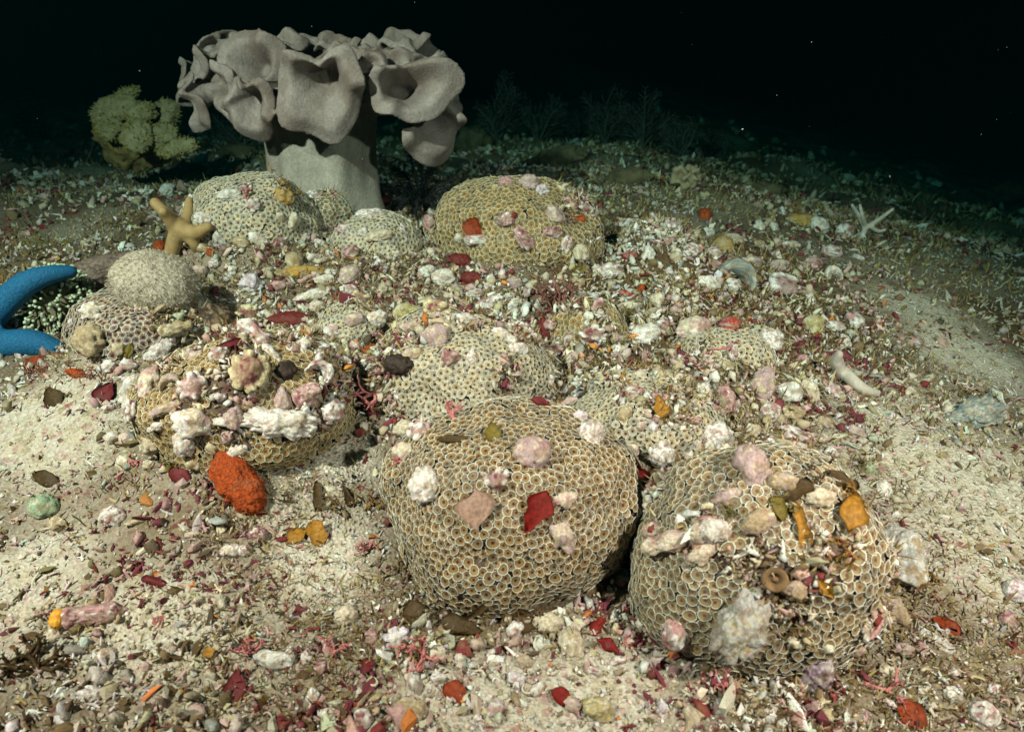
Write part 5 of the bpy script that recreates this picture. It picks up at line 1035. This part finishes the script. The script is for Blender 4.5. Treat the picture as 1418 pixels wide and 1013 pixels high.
def spread(name, tmpl, P, Nn, size, cols, align=.3, stretch=(1, 1, 1), jitter=.22, lift=.3, mat=None, smooth=True, vary=.35):
    tv, tf = tmpl; n = len(P); A = rand_rot(n, Nn, align); st = np.array(stretch) * np.exp(rng.normal(0, vary, (n, 3))) * size[:, None]
    V = tv[None] * (1 + rng.normal(0, jitter, (n, len(tv), 1))) * st[:, None, :]
    V = np.einsum('nij,nkj->nki', A, V) + (P + Nn * (size * lift)[:, None])[:, None]
    F = (tf[None] + (np.arange(n) * len(tv))[:, None, None]).reshape(-1, 3)
    c = np.repeat(cols, len(tv), 0) * (1 + rng.normal(0, .07, (n * len(tv), 1)))
    return link(name, mesh(name, V.reshape(-1, 3), F, mat or M_grav, np.clip(c, 0, .9), smooth=smooth), kind='stuff')
def lod(r): return np.maximum(1, r / 1.05) ** .8
oct_v = np.array([[1, 0, 0], [-1, 0, 0], [0, 1, 0], [0, -1, 0], [0, 0, 1], [0, 0, -1]], float); oct_f = np.array([[0, 2, 4], [2, 1, 4], [1, 3, 4], [3, 0, 4], [2, 0, 5], [1, 2, 5], [3, 1, 5], [0, 3, 5]])
def seed_pts(n, rmin, rmax, dens, box=None):
    x, y, r = scatter_points(n, rmin, rmax)
    if box: x, y = rng.uniform(box[0], box[1], n), rng.uniform(box[2], box[3], n); r = np.hypot(x, y)
    s = sandiness(x, y); k = rng.random(n) < dens(x, y, s, r); x, y, r, s = x[k], y[k], r[k], s[k]
    P, Nn, ok, on = surface(x, y); return P[ok], Nn[ok], r[ok], s[ok], on[ok]
#patch = lambda x, y: np.clip(.62 + 1.0 * n2(x, y, 9, 4.4) + .5 * n2(x, y, 22, 6.6), 0, 1)
# sand grains
P, Nn, r, s, on = seed_pts(40000, .36, 2.0, lambda x, y, s, r: np.where(r < 1.2, .95, .6)); spread('sand_grains', (oct_v, oct_f), P, Nn, rng.uniform(.0009, .0019, len(P)) * lod(r), gcols(P, [.24, .25, .18, .06, .04, .02, .11, .06, .05, .05, .006]), lift=.2)
# pebble-sized bits
P, Nn, r, s, on = seed_pts(29000, .36, 3.0, lambda x, y, s, r: patch(x, y) * (1 - .8 * s)); spread('coral_gravel', ICO[0], P, Nn, rng.uniform(.0013, .0034, len(P)) * lod(r), gcols(P, [.20, .17, .13, .08, .11, .035, .14, .05, .08, .08, .010]), jitter=.36, stretch=(1.35, .8, .75), lift=.45, vary=.5, smooth=False)
# finger-nail-sized bits
P, Nn, r, s, on = seed_pts(6400, .36, 4.5, lambda x, y, s, r: patch(x, y) * (1 - .92 * s)); spread('rubble_gravel', ICO[1], P, Nn, rng.uniform(.0022, .0052, len(P)) * lod(r) ** 1.1, gcols(P, [.25, .17, .12, .09, .10, .025, .14, .05, .08, .07, .008]), jitter=.24, stretch=(1.3, .85, .7), lift=.5, vary=.33, mat=M_rub)
# the heap between the colonies is packed
HB = (-.45, .52, .66, 1.24); hd = lambda x, y, s, r: heap(x, y)
P, Nn, r, s, on = seed_pts(6500, .4, 1, hd, HB); spread('heap_gravel', ICO[0], P, Nn, rng.uniform(.0022, .0052, len(P)), gcols(P, [.12, .14, .14, .09, .09, .025, .22, .05, .09, .11, .012]), jitter=.30, stretch=(1.3, .85, .75), lift=.45, vary=.35)
HTW = seed_pts(3600, .4, 1, hd, HB); HTF = seed_pts(26000, .4, 1, lambda x, y, s, r: heap(x, y) * np.clip(.45 + 1.3 * n2(x, y, 12, 2.5), 0, 1), HB)
# broken branchlets
rr_ = np.random.default_rng(3); tw = join([tube([[-1, 0, 0], [0, .1, .05], [.9, -.1, 0]], [.24, .21, .15], 4), tube([[0, .1, .05], [.45, .7, .15]], [.19, .12], 3, False), tube([[-.4, 0, 0], [-.7, -.5, .2]], [.18, .1], 3, False)])
P, Nn, r, s, on = seed_pts(12500, .36, 2.4, lambda x, y, s, r: patch(x + .4, y) * (1 - .75 * s)); spread('broken_branchlets', tw, P, Nn, rng.uniform(.0022, .0058, len(P)) * lod(r), gcols(P, [.26, .18, .08, .10, .14, .08, .04, .04, .12, .02, .006]), align=.75, jitter=.10, lift=.35, vary=.2)
P, Nn, r, s, on = HTW; spread('heap_branchlets', tw, P, Nn, rng.uniform(.003, .0068, len(P)), gcols(P, [.13, .17, .13, .12, .12, .05, .12, .04, .12, .05, .008]), align=.6, jitter=.12, lift=.45, vary=.25)
# curled worm tubes and splinters
cw = tube([[math.cos(a), math.sin(a), .15 * a] for a in np.linspace(0, 3.4, 7)], [.2, .22, .22, .22, .2, .18, .12], 4)
P, Nn, r, s, on = seed_pts(1500, .36, 1.8, lambda x, y, s, r: patch(x, y + .7) * (1 - .6 * s)); spread('worm_tubes', cw, P, Nn, rng.uniform(.0022, .0042, len(P)), gcols(P, [.5, .3, .1, .1, .02, .0, .02, .04, .05, .0, .0]), align=.7, jitter=.06, lift=.3, vary=.25)
# debris and fuzz over the colonies where it hides the polyps
QP, QN = [], []
for k in KEYS:
    d = MND[k]; cov = COLONIES[k][6]; u = rng.normal(size=(9000, 3)); u /= np.linalg.norm(u, axis=1)[:, None]; u = u[u[:, 2] > -.15]; p = mound_shape(k, u); thr = np.interp(cov, [0, .05, .1, .3, .5], [.9, .55, .40, .12, -.08])
    nn = u / d['r']; nn /= np.linalg.norm(nn, axis=1)[:, None]; ok = (debris_mask(p) > thr - .02) & (p[:, 2] > terrain(p[:, 0], p[:, 1])) & ~inside_any(p, k) & ((nn * (CAM - p)).sum(1) > -.1)
    ok &= rng.random(len(p)) < d['r'][0] ** 2 / .0095; QP.append(p[ok]); QN.append(nn[ok])
QP = np.vstack(QP); QN = np.vstack(QN); ch = rng.random(len(QP))
a_ = ch < .42; spread('colony_grit', ICO[0], QP[a_], QN[a_], rng.uniform(.0012, .0032, a_.sum()), gcols(QP[a_], [.20, .17, .14, .08, .10, .03, .15, .05, .08, .06, .01]), jitter=.33, stretch=(1.3, .85, .75), lift=.4, vary=.45)
a_ = (ch > .42) & (ch < .52); spread('colony_crumbs', ICO[1], QP[a_], QN[a_], rng.uniform(.002, .0045, a_.sum()), gcols(QP[a_], [.28, .18, .14, .1, .08, .02, .1, .05, .08, .03, .006]), jitter=.22, stretch=(1.3, .85, .7), lift=.5, vary=.4, mat=M_rub)
a_ = ch > .52; CF = (QP[a_], QN[a_])
# weed scraps
lv, lf = leaf_mesh(2, 1.1, 3.3, None, .5, .05); 
fl_v, fl_f = np.array([[-1, 0, 0], [-.4, .45, .15], [-.3, -.4, .1], [.35, .5, .3], [.4, -.42, .25], [1, .05, .1]], float), np.array([[0, 2, 1], [1, 2, 3], [2, 4, 3], [3, 4, 5]])
FP = np.array([[.18, .02, .014], [.11, .02, .022], [.22, .12, .03], [.10, .06, .025], [.38, .20, .04], [.18, .15, .05]])
P, Nn, r, s, on = seed_pts(5500, .36, 3.0, lambda x, y, s, r: np.clip(.5 + 1.4 * n2(x, y, 8, 9.1), 0, 1) * (1 - .85 * s)); spread('weed_scraps', (fl_v, fl_f), P, Nn, rng.uniform(.002, .0052, len(P)) * lod(r), FP[rng.choice(6, len(P), p=[.05, .20, .26, .28, .05, .16])], align=.6, jitter=.18, lift=.55, vary=.3)
# short turf of brown and olive weed
bl_v, bl_f = np.array([[-.08, 0, 0], [.08, 0, 0], [-.02, .12, .55], [.13, .14, .5], [.18, .4, 1.0]], float), np.array([[0, 1, 3], [0, 3, 2], [2, 3, 4]])
TP_ = np.array([[.24, .16, .055], [.32, .24, .09], [.15, .085, .035], [.40, .33, .17], [.24, .10, .06], [.46, .41, .28]])
def turf_d(x, y, s, r):
    right = sm(.2, .42, x) * .45 + .55 * heap(x, y); return np.clip(.05 + 1.5 * n2(x, y, 7, 5.5) + .6 * n2(x, y, 19, 1.5) + right + .25 * sm(1.2, 1.9, r), 0, 1) * (1 - .8 * s)
P, Nn, r, s, on = seed_pts(125000, .36, 3.0, turf_d); spread('turf_weed', (bl_v, bl_f), P, Nn, rng.uniform(.004, .0105, len(P)) * lod(r), TP_[rng.choice(6, len(P), p=[.26, .22, .18, .16, .08, .10])], align=.72, jitter=.12, lift=.0, vary=.25)
spread('colony_fuzz', (bl_v, bl_f), np.repeat(CF[0], 2, 0) + rng.normal(0, .0015, (2 * len(CF[0]), 3)), np.repeat(CF[1], 2, 0), rng.uniform(.004, .009, 2 * len(CF[0])), TP_[rng.choice(6, 2 * len(CF[0]), p=[.26, .22, .18, .16, .08, .10])], align=.72, jitter=.12, lift=.0, vary=.25)
P, Nn, r, s, on = HTF; spread('heap_turf', (bl_v, bl_f), P, Nn, rng.uniform(.005, .013, len(P)), TP_[rng.choice(6, len(P), p=[.28, .22, .22, .12, .10, .06])], align=.7, jitter=.12, lift=.0, vary=.25)
# specks drifting in the water
n_ = 170; dd_ = rng.uniform(.5, 3.0, n_); P = CAM + np.stack([rng.uniform(-.75, .75, n_) * dd_, dd_, rng.uniform(-.5, .25, n_) * dd_], -1); k_ = P[:, 2] > terrain(P[:, 0], P[:, 1]) + .03; P = P[k_ & ~inside_any(P, None, .02)]
spread('marine_snow', (oct_v, oct_f), P, np.tile([0, 0, 1.0], (len(P), 1)), rng.uniform(.0002, .0005, len(P)), np.tile([.6, .58, .52], (len(P), 1)))
# ------------------------------------------------------------------ the water itself
hm = bpy.data.materials.new('sea_water'); hm.use_nodes = True; nt = hm.node_tree; nt.nodes.clear()
ou = nt.nodes.new('ShaderNodeOutputMaterial'); pv = nt.nodes.new('ShaderNodeVolumePrincipled'); nt.links.new(pv.outputs[0], ou.inputs['Volume'])
pv.inputs['Color'].default_value = (.0, .012, .014, 1); pv.inputs['Absorption Color'].default_value = (.004, .45, .40, 1); pv.inputs['Density'].default_value = .46; pv.inputs['Anisotropy'].default_value = .3
x0, x1, y0, y1, z0, z1 = -15.0, 15.0, -2.0, 19.5, float(TV[:, 2].min()) - 1.0, 1.35
V = np.array([[x, y, z] for x in (x0, x1) for y in (y0, y1) for z in (z0, z1)]); F = np.array([[0, 1, 3, 2], [4, 6, 7, 5], [0, 4, 5, 1], [2, 3, 7, 6], [0, 2, 6, 4], [1, 5, 7, 3]])
link('haze', mesh('haze', V, F, hm, smooth=False), kind='stuff')
